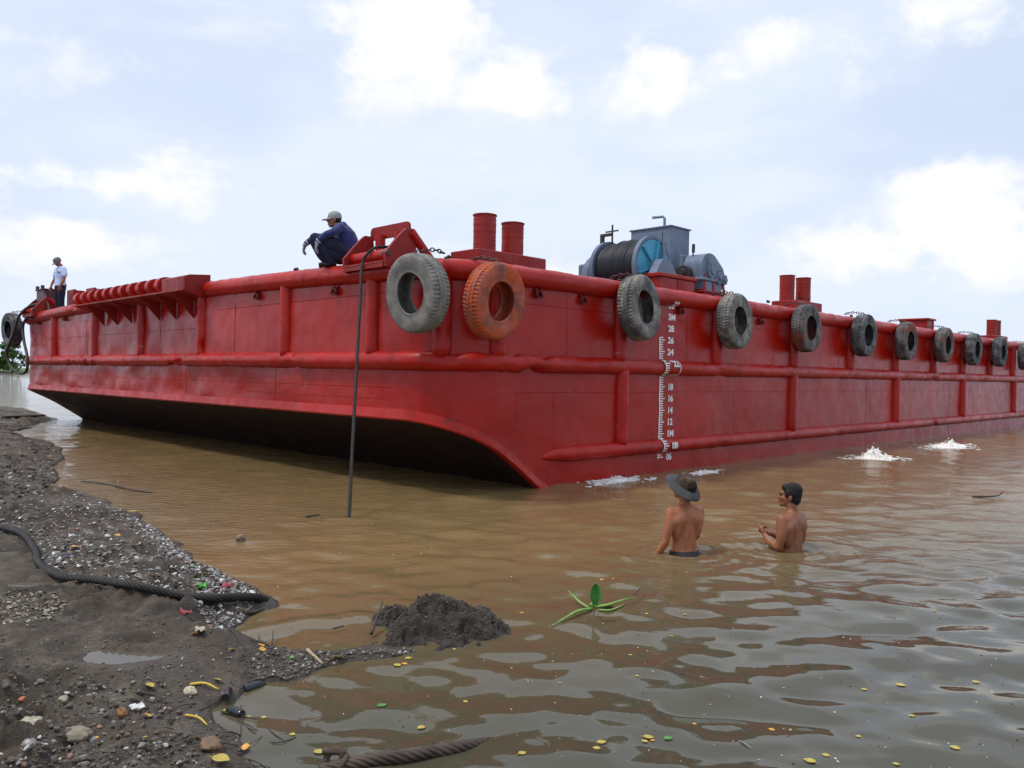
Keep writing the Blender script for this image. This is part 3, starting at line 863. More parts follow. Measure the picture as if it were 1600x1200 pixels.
# bearing block, brake band, pedestals
mb = MB(); pl = [(-.34, 3.44), (-.22, 3.62), (-.10, 3.74), (.10, 3.74), (.22, 3.62), (.36, 3.44)]
mb.prism([wp(uc + a, .40, z) for a, z in pl], V((0, .17, 0))); mb.build('bearing_block', GREY_P, winch, angle=30)
mb = MB(); mb.box(wp(uc + .22, v_s - .09, 3.80), (.07, .05, .64), Matrix.Rotation(.12, 3, 'Y'), .008); mb.build('brake_arm', GREY_P, winch, angle=30)
mb = MB(); mb.box(wp(5.68, .62, 3.19), (1.10, .62, .42), bev=.01); mb.box(wp(5.68, .62, 3.435), (1.18, .70, .07), bev=.012); mb.box(wp(5.68, .305, 3.19), (.01, .01, .4)); mb.build('pedestal', RED_D, winch, angle=30)
mb = MB(); mb.box(wp(uc, 1.95, 3.25), (.7, .36, .5), bev=.02); mb.lathe([(0, 1.80), (.46, 1.80), (.50, 1.85), (.50, 1.98), (.40, 2.06), (0, 2.06)], wp(uc, 0, 3.45), AX, 30); mb.box(wp(uc - .3, 2.0, 3.6), (.2, .3, .3), bev=.03)
mb.cyl(wp(uc - .42, 2.0, 3.60), wp(uc - .30, 2.0, 3.60), .11, 16)
mb.build('gear_case', GREY_P, winch, angle=30)
mb = MB(); mb.cyl(wp(uc - .1, 1.8, 3.9), wp(uc - .1, 1.8, 4.30), .045, 10); mb.box(wp(uc - .1, 1.70, 4.30), (.06, .26, .05)); mb.cyl(wp(uc, 1.64, 4.1), wp(uc, 1.64, 4.50), .018, 8); mb.cyl(wp(uc, 1.8, 4.38), wp(uc, 1.5, 4.38), .015, 8); mb.build('rope_guide_rod', BLACKHOLE, winch, angle=30)
mb = MB(); u0_, u1_, v0_, v1_ = 6.55, 7.22, 1.07, 2.03
mb.box(wp((u0_ + u1_) / 2, (v0_ + v1_) / 2, 3.79), (u1_ - u0_, v1_ - v0_, 1.56), bev=.015)
mb.box(wp((u0_ + u1_) / 2, (v0_ + v1_) / 2, 4.575), (u1_ - u0_ + .05, v1_ - v0_ + .05, .03), bev=.006)
cabi = mb.build('control_cabinet', GREY_P, winch, angle=30)
mb = MB(); mb.box(wp(u0_ - .012, 1.62, 3.85), (.02, .72, 1.25), bev=.006); mb.box(wp(u0_ - .03, 1.34, 3.95), (.03, .03, .14), bev=.006)
mb.build('cabinet_door', GREY_P, cabi, angle=30)
for z in (3.4, 3.9, 4.35): 
    mb = MB(); mb.cyl(wp(u0_ - .022, 1.99, z - .05), wp(u0_ - .022, 1.99, z + .05), .018, 8); mb.build('hinge', GREY_P, cabi, angle=30)
mb = MB(); mb.tube([wp(6.6, 1.25, 4.57), wp(6.6, 1.25, 4.74), wp(6.6, 1.29, 4.785), wp(6.6, 1.48, 4.79)], .026, 10); mb.lathe([(0, 0), (.05, 0), (.035, .04), (0, .05)], wp(6.6, 1.5, 4.775), None, 12); mb.build('vent_pipe', GREY_P, cabi, angle=30)
mb = MB(); mb.cyl(wp(6.62, .62, 3.55), wp(6.66, .62, 4.18), .014, 8); mb.cyl(wp(6.655, .62, 4.02), wp(6.66, .62, 4.18), .03, 10); mb.build('brake_lever', BLACKHOLE, winch, angle=30)
# gearbox with motor
mb = MB(); pts = []
cxm, czm = 6.86, 3.75
for k in range(13): a = radians(180 - 130 * k / 12); pts.append((cxm - .03 + .30 * cos(a), czm + .25 * sin(a)))
pts += [(cxm + .44, czm + .0), (cxm + .50, czm - .12), (cxm + .47, czm - .30), (cxm + .28, czm - .62), (cxm - .22, czm - .62), (cxm - .34, czm - .2)]
mb.prism([wp(a, .35, z) for a, z in pts], V((0, .42, 0)))
gbx = mb.build('gearbox', GREY_P, winch, angle=30)
for a, z, r in ((cxm - .02, czm - .08, .16), (cxm + .24, czm - .16, .15), (cxm + .43, czm - .22, .10)):
    mb = MB(); mb.lathe([(0, .27), (r * .45, .27), (r * .55, .30), (r, .30), (r, .36), (0, .36)], wp(a, 0, z), AX, 24)
    for k in range(6): t = k * pi / 3; mb.cyl(wp(a + r * .78 * cos(t), .285, z + r * .78 * sin(t)), wp(a + r * .78 * cos(t), .31, z + r * .78 * sin(t)), .016, 8)
    mb.build('bearing_cover', GREY_P, gbx, angle=30)
mb = MB(); mb.box(wp(cxm, .56, czm - .26), (.76, .52, .05), bev=.01); mb.box(wp(cxm - .1, .80, czm - .05), (.5, .06, .55), bev=.01); mb.build('flange_plate', GREY_P, gbx, angle=30)
mb = MB(); mb.cyl(wp(6.2, .66, 3.60), wp(6.75, .66, 3.60), .09, 18); mb.cyl(wp(6.36, .66, 3.60), wp(6.48, .66, 3.60), .15, 18); mb.build('drive_shaft', BLACKHOLE, winch, angle=30)
mb = MB(); mb.box(wp(6.98, .56, 3.12), (.86, .5, .24), bev=.01); mb.box(wp(6.98, .56, 3.255), (.92, .56, .03), bev=.006)
for u in (6.6, 6.92, 7.28): mb.prism([wp(u, .33, 3.25), wp(u + .1, .33, 3.25), wp(u + .03, .33, 3.46), wp(u, .33, 3.46)], V((0, .02, 0)))
mb.box(wp(6.62, .55, 3.42), (.06, .42, .36), bev=.008)
mb.build('motor_base', RED_D, winch, angle=30)

# ------------------------------------------------------------------ tyres
def tyre_mesh(name, R=.515, W=.285, nlug=58, deep=.012, mats=None):
    mb = MB(); h = W / 2
    prof = [(.262, -h * .80), (.275, -h * .90), (.30, -h * .86), (.33, -h * .93), (.40, -h * 1.0), (.45, -h * .985), (.485, -h * .93), (.500, -h * .86), (.512, -h * .66), (.515, -h * .45), (.506, -h * .41), (.515, -h * .37), (.516, -h * .06), (.507, 0)]
    prof = prof + [(r, -a) for r, a in reversed(prof[:-1])]
    inner = [(.285, h * .70), (.37, h * .82), (.45, h * .78), (.485, h * .4), (.488, 0), (.485, -h * .4), (.45, -h * .78), (.37, -h * .82), (.285, -h * .70)]
    prof = [(r * R / .515, a) for r, a in prof + inner]
    seg = nlug * 4; rows = []; npf = len(prof)
    for k in range(seg):
        a = 2 * pi * k / seg; row = []
        for i, (r, x) in enumerate(prof):
            rr = r; ph = k + (2 if x > 0 else 0)
            if .47 < r < .53 and i < npf - 9:
                if (ph % 4) in (0, 1) and abs(x) > h * .38: rr -= deep * (1.3 if r > .5 else .8)
                elif (ph % 4) in (1, 2) and abs(x) <= h * .38: rr -= deep * .35
            rr += .004 * sin(3 * a + 1) + .003 * mnoise.noise(V((cos(a) * 4, sin(a) * 4, x * 8)))
            row.append(V((rr * cos(a), x, rr * sin(a))))
        rows.append(row)
    mb.grid(rows, closed_u=True, closed_v=True)
    return mb.build(name, mats, None, angle=42)
def chain_mesh(parent, L=.5):
    mb = MB(); n = 9; prev = None
    pts = [V((0, -.06, .47)), V((0, .03, .525)), V((0, .14, .545)), V((.0, .27, .565)), V((0, .40, .555)), V((0, .50, .52))]
    P = dense(pts, .055)
    for i in range(0, len(P) - 1):
        a, b = P[i], P[i + 1]; t = (b - a).normalized(); s = V((1, 0, 0)); n_ = t.cross(s)
        ring(mb, (a + b) / 2, .040, .0085, t, s if i % 2 else n_, 10, 5, .62)
    return mb.build('chain', CHAIN_M, parent, angle=180)
TY = tyre_mesh('tyre', mats=TY_GREY); chain_mesh(TY)
# px, py, face(True side/False bow/angle), R scale, tilt(x), yaw extra, roll, material, label
TYRES = [
 (652, 458, 'b', .985, .10, .02, .3, TY_GREY, 'large dusty pale grey tyre hanging on the bow beside the roller fairlead'),
 (773, 470, 's', .97, .12, .10, 1.0, TY_ORANGE, 'bright orange painted tyre hanging at the rounded bow corner under the first bollards'),
 (999, 481, 's', 1.01, -.10, .16, .8, TY_MUD, 'mud caked tyre hanging tilted under the winch pedestal, left of the draft numbers'),
 (1148, 502, 's', .99, -.04, .06, 1.7, TY_MUD, 'dusty tyre with deep tread under the winch gearbox, right of the draft numbers'),
 (1260, 513, 's', .97, -.02, .03, 2.2, TY_MIX, 'dark reddish tyre hanging below the second pair of bollards'),
 (1350, 524, 's', .97, .02, .0, 2.9, TY_DARK, 'plain grey tyre hanging between the second bollards and the hatch box'),
 (1416, 533, 's', .97, .02, .0, 3.3, TY_MIX, 'tyre with flaking orange paint hanging just left of the hatch box corner'),
 (1475, 539, 's', .97, .02, .0, 4.0, TY_MIX, 'grey tyre with an orange patch hanging just right of the hatch box'),
 (1521, 546, 's', .97, .02, .0, 4.6, TY_DARK, 'worn dark tyre hanging just left of the last bollards'),
 (1562, 550, 's', .97, .02, .0, 5.3, TY_DARK, 'worn dark tyre hanging directly below the last bollards'),
 (1601, 557, 's', .97, .02, .0, 5.9, TY_MIX, 'tyre cut by the right edge of the picture, farthest along the side'),
 (19, 515, 'p', .98, .05, .0, 1.2, TY_DARK, 'grey tyre hanging at the far port corner of the bow, left edge of the picture'),
]
for i, (px, py, f, sc_, tx, yz, rl, mt, lab) in enumerate(TYRES):
    o = TY if i == 0 else copy_tree(TY)
    if f == 's': q = on_side(px, py, -.30); a = YAW
    elif f == 'b': q = on_bow(px, py, -.30); a = YAW - pi / 2
    else: q = on_bow(px, py, -.28); a = YAW - pi / 2 + .12
    o.location = L2W(q.x, q.y, q.z + TRIM * q.x)
    o.rotation_euler = Euler((tx, 0, a + yz))
    o.scale = (sc_, sc_, sc_)
    # spin the rubber round its own axis through the object mesh material only
    o.material_slots[0].link = 'OBJECT'; o.material_slots[0].material = mt
    tag(o, lab, 'tyre', 'tyre fenders hung along the barge')

# ------------------------------------------------------------------ wire ropes
def smooth_path(ctrl, step):
    ctrl = [V(c) for c in ctrl]; P = [ctrl[0] * 2 - ctrl[1]] + ctrl + [ctrl[-1] * 2 - ctrl[-2]]; o = []
    for i in range(1, len(P) - 2):
        n = max(2, int((P[i + 1] - P[i]).length / step))
        for k in range(n):
            t = k / n; a, b, c, d = P[i - 1:i + 3]
            o.append(.5 * ((2 * b) + (c - a) * t + (2 * a - 5 * b + 4 * c - d) * t * t + (3 * b - a - 3 * c + d) * t ** 3))
    o.append(ctrl[-1]); return o
def wire_rope(name, ctrl, R, m, step=.016, strands=6, pitch=None):
    P = smooth_path(ctrl, step); pitch = pitch or R * 8; mb = MB(); s = 0; fr = []
    nrm = None
    for i, p in enumerate(P):
        t = (P[min(i + 1, len(P) - 1)] - P[max(i - 1, 0)]).normalized()
        if nrm is None: nrm = t.orthogonal().normalized()
        nrm = (nrm - t * nrm.dot(t)).normalized(); fr.append((p, nrm.copy(), t.cross(nrm), s))
        if i + 1 < len(P): s += (P[i + 1] - p).length
    for k in range(strands):
        pts = [p + (a * cos(2 * pi * (s / pitch + k / strands)) + b * sin(2 * pi * (s / pitch + k / strands))) * R * .60 for p, a, b, s in fr]
        mb.tube(pts, R * .40, 7)
    return mb.build(name, m, None, angle=180)
g = lambda px, py, dz=.02: on_ground(px, py) + V((0, 0, dz))
r1 = wire_rope('wire_rope', [p_ + V((0, 0, .014)) for p_ in (g(-60, 812, .03), g(0, 830, .035), g(35, 843, .035), g(55, 868, .03), g(62, 890, .03), (g(95, 910, .03)), g(150, 922, .03), g(210, 931, .03), g(280, 940, .028), g(340, 944, .028), g(395, 941, .02), V((gpt(430, 940).x, gpt(430, 940).y, -.03)))], .029, ROPE_M, .014)
tag(r1, 'thick black twisted wire rope lying curved across the muddy bank', 'wire rope')
e = gpt(545, 811)
fl = [L2W(.5, 1.45, 3.20), L2W(.30, 1.5, 3.40), L2W(.05, 1.5, 3.395), L2W(-.09, 1.5, 3.365), L2W(-.20, 1.53, 3.26), L2W(-.27, 1.54, 3.10)]
a_ = fl[-1]
for t in (.15, .35, .55, .75, .9, 1.0):
    p = a_.lerp(V((e.x, e.y, 0)), t); sag = .10 * sin(pi * t); fl.append(p + V((-.02, .0, 0)) * sag + V((0, 0, -sag * .2)))
fl.append(V((e.x, e.y, 0)) + V((-.01, -.1, -.12)) )
r2 = wire_rope('wire_rope', fl, .0225, ROPE_M, .03)
tag(r2, 'dark wire rope hanging from the bow fairlead down into the water', 'wire rope')
G3 = [(500, 1205, .0), (560, 1192, .015), (620, 1183, .02), (680, 1174, .012), (720, 1168, .0), (760, 1162, -.03)]
r3 = wire_rope('wire_rope', [gpt(a, b, z + .002) for a, b, z in G3], .030, ROPE_B, .012)
tag(r3, 'rusty wire rope end lying half sunk in the shallow water at the bottom edge', 'wire rope')
mb = MB(); c = gpt(522, 1186, .03)
ring(mb, c, .036, .014, (.9, .1, .4), (-.2, .3, .9), 16, 8); ring(mb, c + V((.035, -.02, -.01)), .03, .012, (.2, .9, .3), (.6, 0, .8), 14, 8)
mb.cyl(c + V((-.05, .0, .03)), c + V((.05, .01, .025)), .013, 10)
sh = mb.build('shackle', simple('rusty_shackle_steel', (.045, .028, .018), (.085, .055, .035), 20, .75), None, angle=40)
tag(sh, 'small rusty brown shackle at the near end of the sunken rope', 'shackle')
# loop of rope at the port bow corner
def pb(px, py, u): q = on_bow(px, py, u); return L2W(q.x, q.y, q.z)
mb = MB(); mb.tube(smooth_path([pb(72, 475, .1), pb(48, 478, -.1), pb(30, 494, -.35), pb(20, 525, -.45), pb(11, 550, -.45), pb(16, 572, -.40), pb(30, 583, -.35), pb(41, 580, -.32), pb(43, 560, -.30), pb(37, 530, -.28), pb(37, 505, -.25), pb(52, 487, -.2)], .05), .038, 10)
lp_ = mb.build('rope_loop', BLACKHOLE, None, angle=180)
tag(lp_, 'black rope hanging in a long loop over the port bow corner', 'rope')

# ------------------------------------------------------------------ people
def limb(mb, pts, rad, seg=14, flat=1.0):
    pts = [V(p) for p in pts]; n = len(pts)
    P = smooth_path(pts, .02) if n > 2 else dense(pts, .02)
    # radii by arc position
    cum = [0]
    for a, b in zip(P[:-1], P[1:]): cum.append(cum[-1] + (b - a).length)
    kc = [0]
    for a, b in zip(pts[:-1], pts[1:]): kc.append(kc[-1] + (b - a).length)
    rr = np.interp([c / cum[-1] for c in cum], [k / kc[-1] for k in kc], rad)
    mb.tube(P, list(rr), seg, flat=flat)
    mb.ell(P[0], (rr[0],) * 3, seg=10, rings=7); mb.ell(P[-1], (rr[-1],) * 3, seg=10, rings=7)
def rings_loft(mb, R):
    rows = []
    for c, hw, hd, ax, fw in R:
        c = V(c); ax = V(ax).normalized(); fw = V(fw).normalized()
        rows.append([c + ax * hw * cos(2 * pi * k / 24) * (1 if True else 0) + fw * hd * sin(2 * pi * k / 24) for k in range(24)])
    mb.grid(rows, closed_u=True)
    o = len(mb.v) - len(rows) * 24
    mb.f.append(tuple(o + k for k in reversed(range(24)))); mb.m.append(0)
    o = len(mb.v) - 24
    mb.f.append(tuple(o + k for k in range(24))); mb.m.append(0)
def head(mb, c, R):
    # c: head centre at ear level, R: rotation (local +y face, +z up)
    def P(x, y, z): return V(c) + R @ V((x, y, z))
    mb.ell(P(0, -.012, .035), (.076, .098, .088), R, 20, 12)
    mb.ell(P(0, .022, -.02), (.062, .074, .085), R, 18, 12)
    mb.ell(P(0, .058, -.088), (.032, .030, .025), R)
    mb.ell(P(0, .040, -.075), (.050, .05, .03), R)
    mb.ell(P(0, .084, .030), (.052, .018, .014), R)
    limb(mb, [P(0, .088, .022), P(0, .100, -.018)], [.009, .014], 10)
    for s in (-1, 1):
        mb.ell(P(s * .015, .096, -.022), (.011, .012, .010), R)
        mb.ell(P(s * .042, .066, -.018), (.022, .02, .018), R)
        mb.ell(P(s * .078, -.008, -.004), (.011, .020, .033), R @ Matrix.Rotation(s * .3, 3, 'Z'))
    mb.ell(P(0, .088, -.054), (.024, .012, .008), R); mb.ell(P(0, .086, -.066), (.021, .012, .008), R)
def face_bits(c, R, parent):
    def P(x, y, z): return V(c) + R @ V((x, y, z))
    for s in (-1, 1):
        mb = MB(); mb.ell(P(s * .032, .083, .008), (.014, .009, .008), R); mb.build('eye', EYE_W, parent)
        mb = MB(); mb.ell(P(s * .033, .094, .032), (.021, .007, .005), R); mb.build('eyebrow', HAIR, parent)
    mb = MB(); mb.ell(P(0, .096, -.059), (.022, .006, .006), R); mb.build('mouth', LIP, parent)
def hand(mb, wrist, d, nrm, side, curl=.5, spread=.1, size=1.0, thumb=True):
    # d: direction of the fingers, nrm: palm normal (palm faces +nrm), side=+1 thumb to d x nrm
    d = V(d).normalized(); nrm = V(nrm); nrm = (nrm - d * nrm.dot(d)).normalized(); s = d.cross(nrm) * side
    wrist = V(wrist); Rm = Matrix((s, d, nrm)).transposed()
    mb.ell(wrist + d * .045 * size, (.040 * size, .055 * size, .017 * size), Rm, 14, 9)
    limb(mb, [wrist - d * .01, wrist + d * .03 * size], [.024 * size, .026 * size], 10)
    for k, (off, ln) in enumerate(((.028, .072), (.010, .080), (-.009, .075), (-.027, .060))):
        b = wrist + d * .082 * size + s * off * size; a = curl * (1 + .12 * k)
        dd = (d + s * off * spread * 8).normalized(); p = [b - d * .02]; q = b.copy(); ang = 0
        for seg_ in (.45, .32, .23):
            ang += a; dr = dd * cos(ang) + nrm * sin(ang); p.append(q.copy()); q = q + dr * ln * seg_ * size
        p.append(q); limb(mb, p, [.0098 * size, .0098 * size, .0092 * size, .0085 * size, .007 * size], 8)
    if thumb:
        b = wrist + d * .025 * size + s * .03 * size
        p = [b, b + (s * .8 + d * .7 + nrm * .2) * .03 * size, b + (s * .85 + d * 1.3 + nrm * .55) * .036 * size, b + (s * .7 + d * 1.9 + nrm * .9) * .036 * size]
        limb(mb, p, [.013 * size, .0115 * size, .010 * size, .008 * size], 8)
def hair_cap(mb, c, R, low=-.03):
    def P(x, y, z): return V(c) + R @ V((x, y, z))
    mb.ell(P(0, -.022, .045), (.086, .100, .092), R, 20, 12)
    mb.ell(P(0, -.055, -.010), (.072, .062, .075), R, 18, 12)
    mb.ell(P(0, .045, .085), (.060, .042, .035), R)
    for s in (-1, 1): mb.ell(P(s * .070, .012, .03), (.015, .035, .042), R)
X3, Y3, Z3 = V((1, 0, 0)), V((0, 1, 0)), V((0, 0, 1))

def torso_bare(mb, lean=0.0):
    R = [((0, -.005, .80), .150, .105), ((0, -.01, .90), .160, .112), ((0, 0, .98), .145, .098), ((0, .005, 1.06), .138, .092), ((0, .008, 1.15), .150, .100), ((0, .010, 1.24), .165, .110), ((0, .004, 1.31), .166, .104), ((0, -.006, 1.365), .135, .080), ((0, -.006, 1.40), .075, .058), ((0, .0, 1.44), .054, .056), ((0, .012, 1.50), .052, .056)]
    rings_loft(mb, [(c, a, b, X3, Y3) for c, a, b in R])
    for s in (-1, 1):
        mb.ell((s * .075, .075, 1.245), (.078, .038, .055))                       # chest
        mb.ell((s * .085, -.072, 1.27), (.062, .034, .085), Matrix.Rotation(s * .25, 3, 'Y'))  # shoulder blade
        mb.ell((s * .040, -.078, 1.06), (.030, .022, .14))                        # back muscle beside the spine
        mb.ell((s * .090, -.028, 1.375), (.085, .042, .030), Matrix.Rotation(s * .45, 3, 'Y'))  # trapezius
        mb.ell((s * .135, -.035, 1.17), (.035, .055, .11))                        # lat
        mb.ell((s * .165, -.002, 1.33), (.066, .062, .068)); mb.ell((s * .12, -.015, 1.345), (.07, .06, .05)); mb.ell((s * .15, -.02, 1.26), (.05, .075, .09))                          # deltoid
        mb.ell((s * .075, -.06, .88), (.078, .07, .085))
def melt_for(hands, zneck=1.47):
    def f(co):
        w = np.clip((zneck - co[:, 2]) / .06, 0, 1)
        for h in hands:
            w = w * np.clip((np.linalg.norm(co - np.array(h), axis=1) - .11) / .08, 0, 1)
        return w
    return f
def legs(mb, k=1.0):
    for s in (-1, 1):
        limb(mb, [(s * .085, 0, .86), (s * .09, .01, .66), (s * .09, .015, .47), (s * .09, -.015, .33), (s * .09, -.01, .08)], [.092 * k, .080 * k, .056 * k, .054 * k, .037 * k])
        limb(mb, [(s * .09, -.03, .045), (s * .095, .05, .04), (s * .10, .15, .028)], [.036, .034, .026], flat=.8)

# --- man with the hat, seen from behind ---
def person_root(loc, heading, label):
    # heading: world direction the body faces
    o = empty('person', loc, (0, 0, atan2(heading[1], heading[0]) - pi / 2)); tag(o, label, 'person'); return o
g1 = gpt(1069, 862); H1 = V((g1.x, g1.y, -.86))
p1 = person_root(H1, (-.45, .89), 'bare-backed man in wide brimmed grey hat standing waist deep, looking up at the barge')
p1.scale = (.92, .92, .92)
mb = MB(); torso_bare(mb); legs(mb)
hc1 = V((0, .015, 1.565)); R1 = Matrix.Rotation(radians(28), 3, 'Z') @ Matrix.Rotation(radians(14), 3, 'X')
head(mb, hc1, R1)
limb(mb, [(-.180, 0, 1.345), (-.215, -.015, 1.20), (-.235, -.01, 1.06)], [.056, .050, .038]); limb(mb, [(-.235, -.01, 1.06), (-.252, .06, .96), (-.255, .15, .87)], [.040, .038, .026])
hand(mb, (-.255, .155, .865), (0, .75, -.6), (.9, .1, -.3), 1, .35)
limb(mb, [(.180, 0, 1.345), (.205, .03, 1.20), (.205, .06, 1.07)], [.056, .050, .038]); limb(mb, [(.205, .06, 1.07), (.17, .16, .98), (.12, .24, .90)], [.040, .038, .026])
hand(mb, (.118, .245, .895), (-.5, .7, -.5), (-.7, -.5, -.2), -1, .4)
body1 = remesh(mb, .0065, 'body', SKIN, p1, 3, melt=melt_for([(-.255, .20, .84), (.09, .29, .87)]))
face_bits(hc1, R1, body1)
mb = MB(); hair_cap(mb, hc1, R1); remesh(mb, .007, 'hair', HAIR, p1, 2)
mb = MB(); rings_loft(mb, [(c, a, b, X3, Y3) for c, a, b in (((0, -.020, .78), .178, .150), ((0, -.022, .86), .180, .152), ((0, -.012, .925), .170, .134), ((0, -.003, .955), .160, .118))])
for s in (-1, 1): limb(mb, [(s * .09, 0, .84), (s * .10, .01, .66), (s * .105, .015, .50)], [.105, .10, .088])
remesh(mb, .009, 'shorts', CLOTH_BLACK, p1, 2)
# hat
def disc_brim(mb, c, R, ri, ro, droop, th=.006, seg=48, wav=.012):
    rows = []
    for k in range(seg):
        a = 2 * pi * k / seg; row = []
        for t in (0, .25, .5, .75, 1.0):
            r = ri + (ro - ri) * t; z = -droop * t * t + wav * t * sin(2 * a + .5) + wav * .6 * t * sin(3 * a)
            row.append(V(c) + R @ V((r * cos(a), r * 1.12 * sin(a), z)))
        for t in (1.0, .5, 0):
            r = ri + (ro - ri) * t; z = -droop * t * t + wav * t * sin(2 * a + .5) + wav * .6 * t * sin(3 * a) - th
            row.append(V(c) + R @ V((r * cos(a), r * 1.12 * sin(a), z)))
        rows.append(row)
    mb.grid(rows, closed_u=True, closed_v=True)
RH = Matrix.Rotation(radians(-4), 3, 'Z') @ Matrix.Rotation(radians(34), 3, 'X') @ Matrix.Rotation(radians(8), 3, 'Y')
ch = hc1 + V((0, -.01, .055))
mb = MB(); disc_brim(mb, ch, RH, .080, .188, .040); hat = mb.build('hat', CLOTH_HAT, p1, angle=60)
mb = MB(); rows = []
for k in range(40):
    a = 2 * pi * k / 40; rows.append([ch + RH @ V((r * cos(a), r * 1.15 * sin(a), z)) for r, z in ((.090, -.012), (.090, .03), (.085, .070), (.072, .092 + .004 * sin(5 * a)), (.045, .102), (.0, .099))])
mb.grid(rows, closed_v=True); mb.build('hat_crown', CLOTH_CAMO, hat, angle=60)

# --- dark haired man in profile ---
g2 = gpt(1236, 857); H2 = V((g2.x, g2.y, -.985))
p2 = person_root(H2, (-.66, .75), 'bare-chested man with short black hair standing chest deep, hands held together')
p2.scale = (.95, .95, .95)
mb = MB(); torso_bare(mb); legs(mb)
hc2 = V((0, .03, 1.555)); R2 = Matrix.Rotation(radians(30), 3, 'Z') @ Matrix.Rotation(radians(6), 3, 'X')
head(mb, hc2, R2)
# left arm is the near one: elbow at the water, forearm forward
limb(mb, [(-.180, 0, 1.345), (-.205, -.01, 1.20), (-.215, .01, 1.075)], [.058, .052, .040]); limb(mb, [(-.215, .01, 1.075), (-.15, .13, 1.085), (-.07, .245, 1.13)], [.042, .040, .027])
hand(mb, (-.068, .248, 1.132), (.55, .75, .30), (.6, -.3, .5), -1, .62)
limb(mb, [(.180, 0, 1.345), (.215, .03, 1.20), (.21, .06, 1.09)], [.058, .052, .040]); limb(mb, [(.21, .06, 1.09), (.13, .17, 1.10), (.03, .265, 1.15)], [.042, .040, .027])
hand(mb, (.028, .268, 1.152), (-.45, .8, .30), (-.6, -.3, .5), 1, .62)
body2 = remesh(mb, .0065, 'body', SKIN2, p2, 3, melt=melt_for([(-.04, .30, 1.16), (.0, .31, 1.18)]))
face_bits(hc2, R2, body2)
mb = MB(); hair_cap(mb, hc2, R2)
mb.ell(hc2 + R2 @ V((0, -.03, .075)), (.080, .092, .075), R2, 18, 12)
remesh(mb, .006, 'hair', HAIR, p2, 1)
mb = MB(); rings_loft(mb, [(c, a, b, X3, Y3) for c, a, b in (((0, -.020, .78), .178, .150), ((0, -.022, .86), .180, .152), ((0, -.012, .925), .170, .134), ((0, -.003, .955), .160, .118))])
for s in (-1, 1): limb(mb, [(s * .09, 0, .84), (s * .10, .01, .66), (s * .105, .015, .50)], [.105, .10, .088])
remesh(mb, .009, 'shorts', CLOTH_BLACK, p2, 2)

# --- squatting man on the bow ---
def cap_shape(c, R, parent, m, brim_len=.105, droop=.02):
    def P(x, y, z): return V(c) + R @ V((x, y, z))
    mb = MB(); rows = []
    for k in range(36):
        a = 2 * pi * k / 36; rows.append([P(r * .94 * cos(a), -.012 + r * 1.20 * sin(a), z) for r, z in ((.088, .020), (.089, .05), (.084, .085), (.068, .115), (.042, .131), (.0, .137))])
    mb.grid(rows, closed_v=True); cp = mb.build('cap', m, parent, angle=70)
    mb = MB(); top = []; bot = []
    for k in range(13):
        a = radians(20 + 140 * k / 12)
        r0 = (.083 * cos(a), -.012 + .10 * sin(a)); r1 = (.080 * cos(a) * 1.0, -.012 + .10 * sin(a) + brim_len * sin(a) ** .7)
        row = [P(r0[0], r0[1], .028), P((r0[0] + r1[0]) / 2, (r0[1] + r1[1]) / 2, .026 - droop * .4), P(r1[0], r1[1], .022 - droop)]
        top.append(row + [p - R @ V((0, 0, .006)) for p in reversed(row)])
    mb.grid(top, closed_u=True); mb.build('cap_brim', m, cp, angle=60)
    mb = MB(); mb.ell(P(0, -.012, .138), (.009, .009, .006)); mb.build('cap_button', m, cp)
v3 = on_bow(519, 410, .06).y
f3 = L2W(.08, v3, zdeck(v3) + .142)
p3 = person_root(f3, (-.97, -.22), 'man in navy jacket, grey cap and gloves squatting on the bow edge')
hip = V((0, -.22, .21)); sho = V((0, -.115, .605)); hc3 = V((0, -.005, .725)); R3 = Matrix.Rotation(radians(-4), 3, 'X')
def spine(w0, extra=0.0):
    up = (sho - hip).normalized(); fw = V((0, up.z, -up.y)); R = []
    for t, a, b in ((-.12, .12, .09), (.05, .165, .125), (.25, .16, .125), (.5, .165, .125), (.75, .175, .120), (.95, .165, .100), (1.06, .10, .075), (1.14, .058, .058)):
        c = hip.lerp(sho, t); c = c + fw * (-.045 * sin(pi * min(max(t, 0), 1)))
        R.append((c, a + extra, b + extra * 1.6, X3, fw))
    return R
def squat_leg(s): return [V((s * .10, -.20, .20)), V((s * .135, .05, .345)), V((s * .145, .27, .405)), V((s * .135, .16, .22)), V((s * .12, .035, .07))]
RA = [V((.18, -.095, .59)), V((.235, .06, .53)), V((.215, .20, .49))]; RB = [V((.215, .20, .49)), V((.185, .33, .435)), V((.16, .425, .365))]
LA = [V((-.18, -.095, .59)), V((-.27, .0, .50)), V((-.265, .10, .46))]; LB = [V((-.265, .10, .46)), V((-.25, .17, .41)), V((-.235, .235, .345))]
mb = MB(); rings_loft(mb, spine(0, -.02)); head(mb, hc3, R3)
limb(mb, [sho + V((0, -.01, .03)), hc3 + V((0, -.02, -.06))], [.056, .054])
for s in (-1, 1):
    L_ = squat_leg(s); limb(mb, L_[:3], [.085, .075, .056]); limb(mb, L_[2:], [.055, .052, .036])
    limb(mb, [(s * .12, -.0, .045), (s * .125, .07, .035), (s * .13, .19, .022)], [.036, .034, .024], flat=.8)
for A_, B_, sd in ((RA, RB, 1), (LA, LB, -1)):
    limb(mb, A_, [.050, .046, .036]); limb(mb, B_, [.036, .036, .024])
hand(mb, RB[-1], (-.05, .25, -1), (-.3, -.9, -.2), 1, .30)
hand(mb, LB[-1], (.02, .22, -1), (.3, -.9, -.2), -1, .30)
body3 = remesh(mb, .007, 'body', SKIN2, p3, 2); face_bits(hc3, R3, body3)
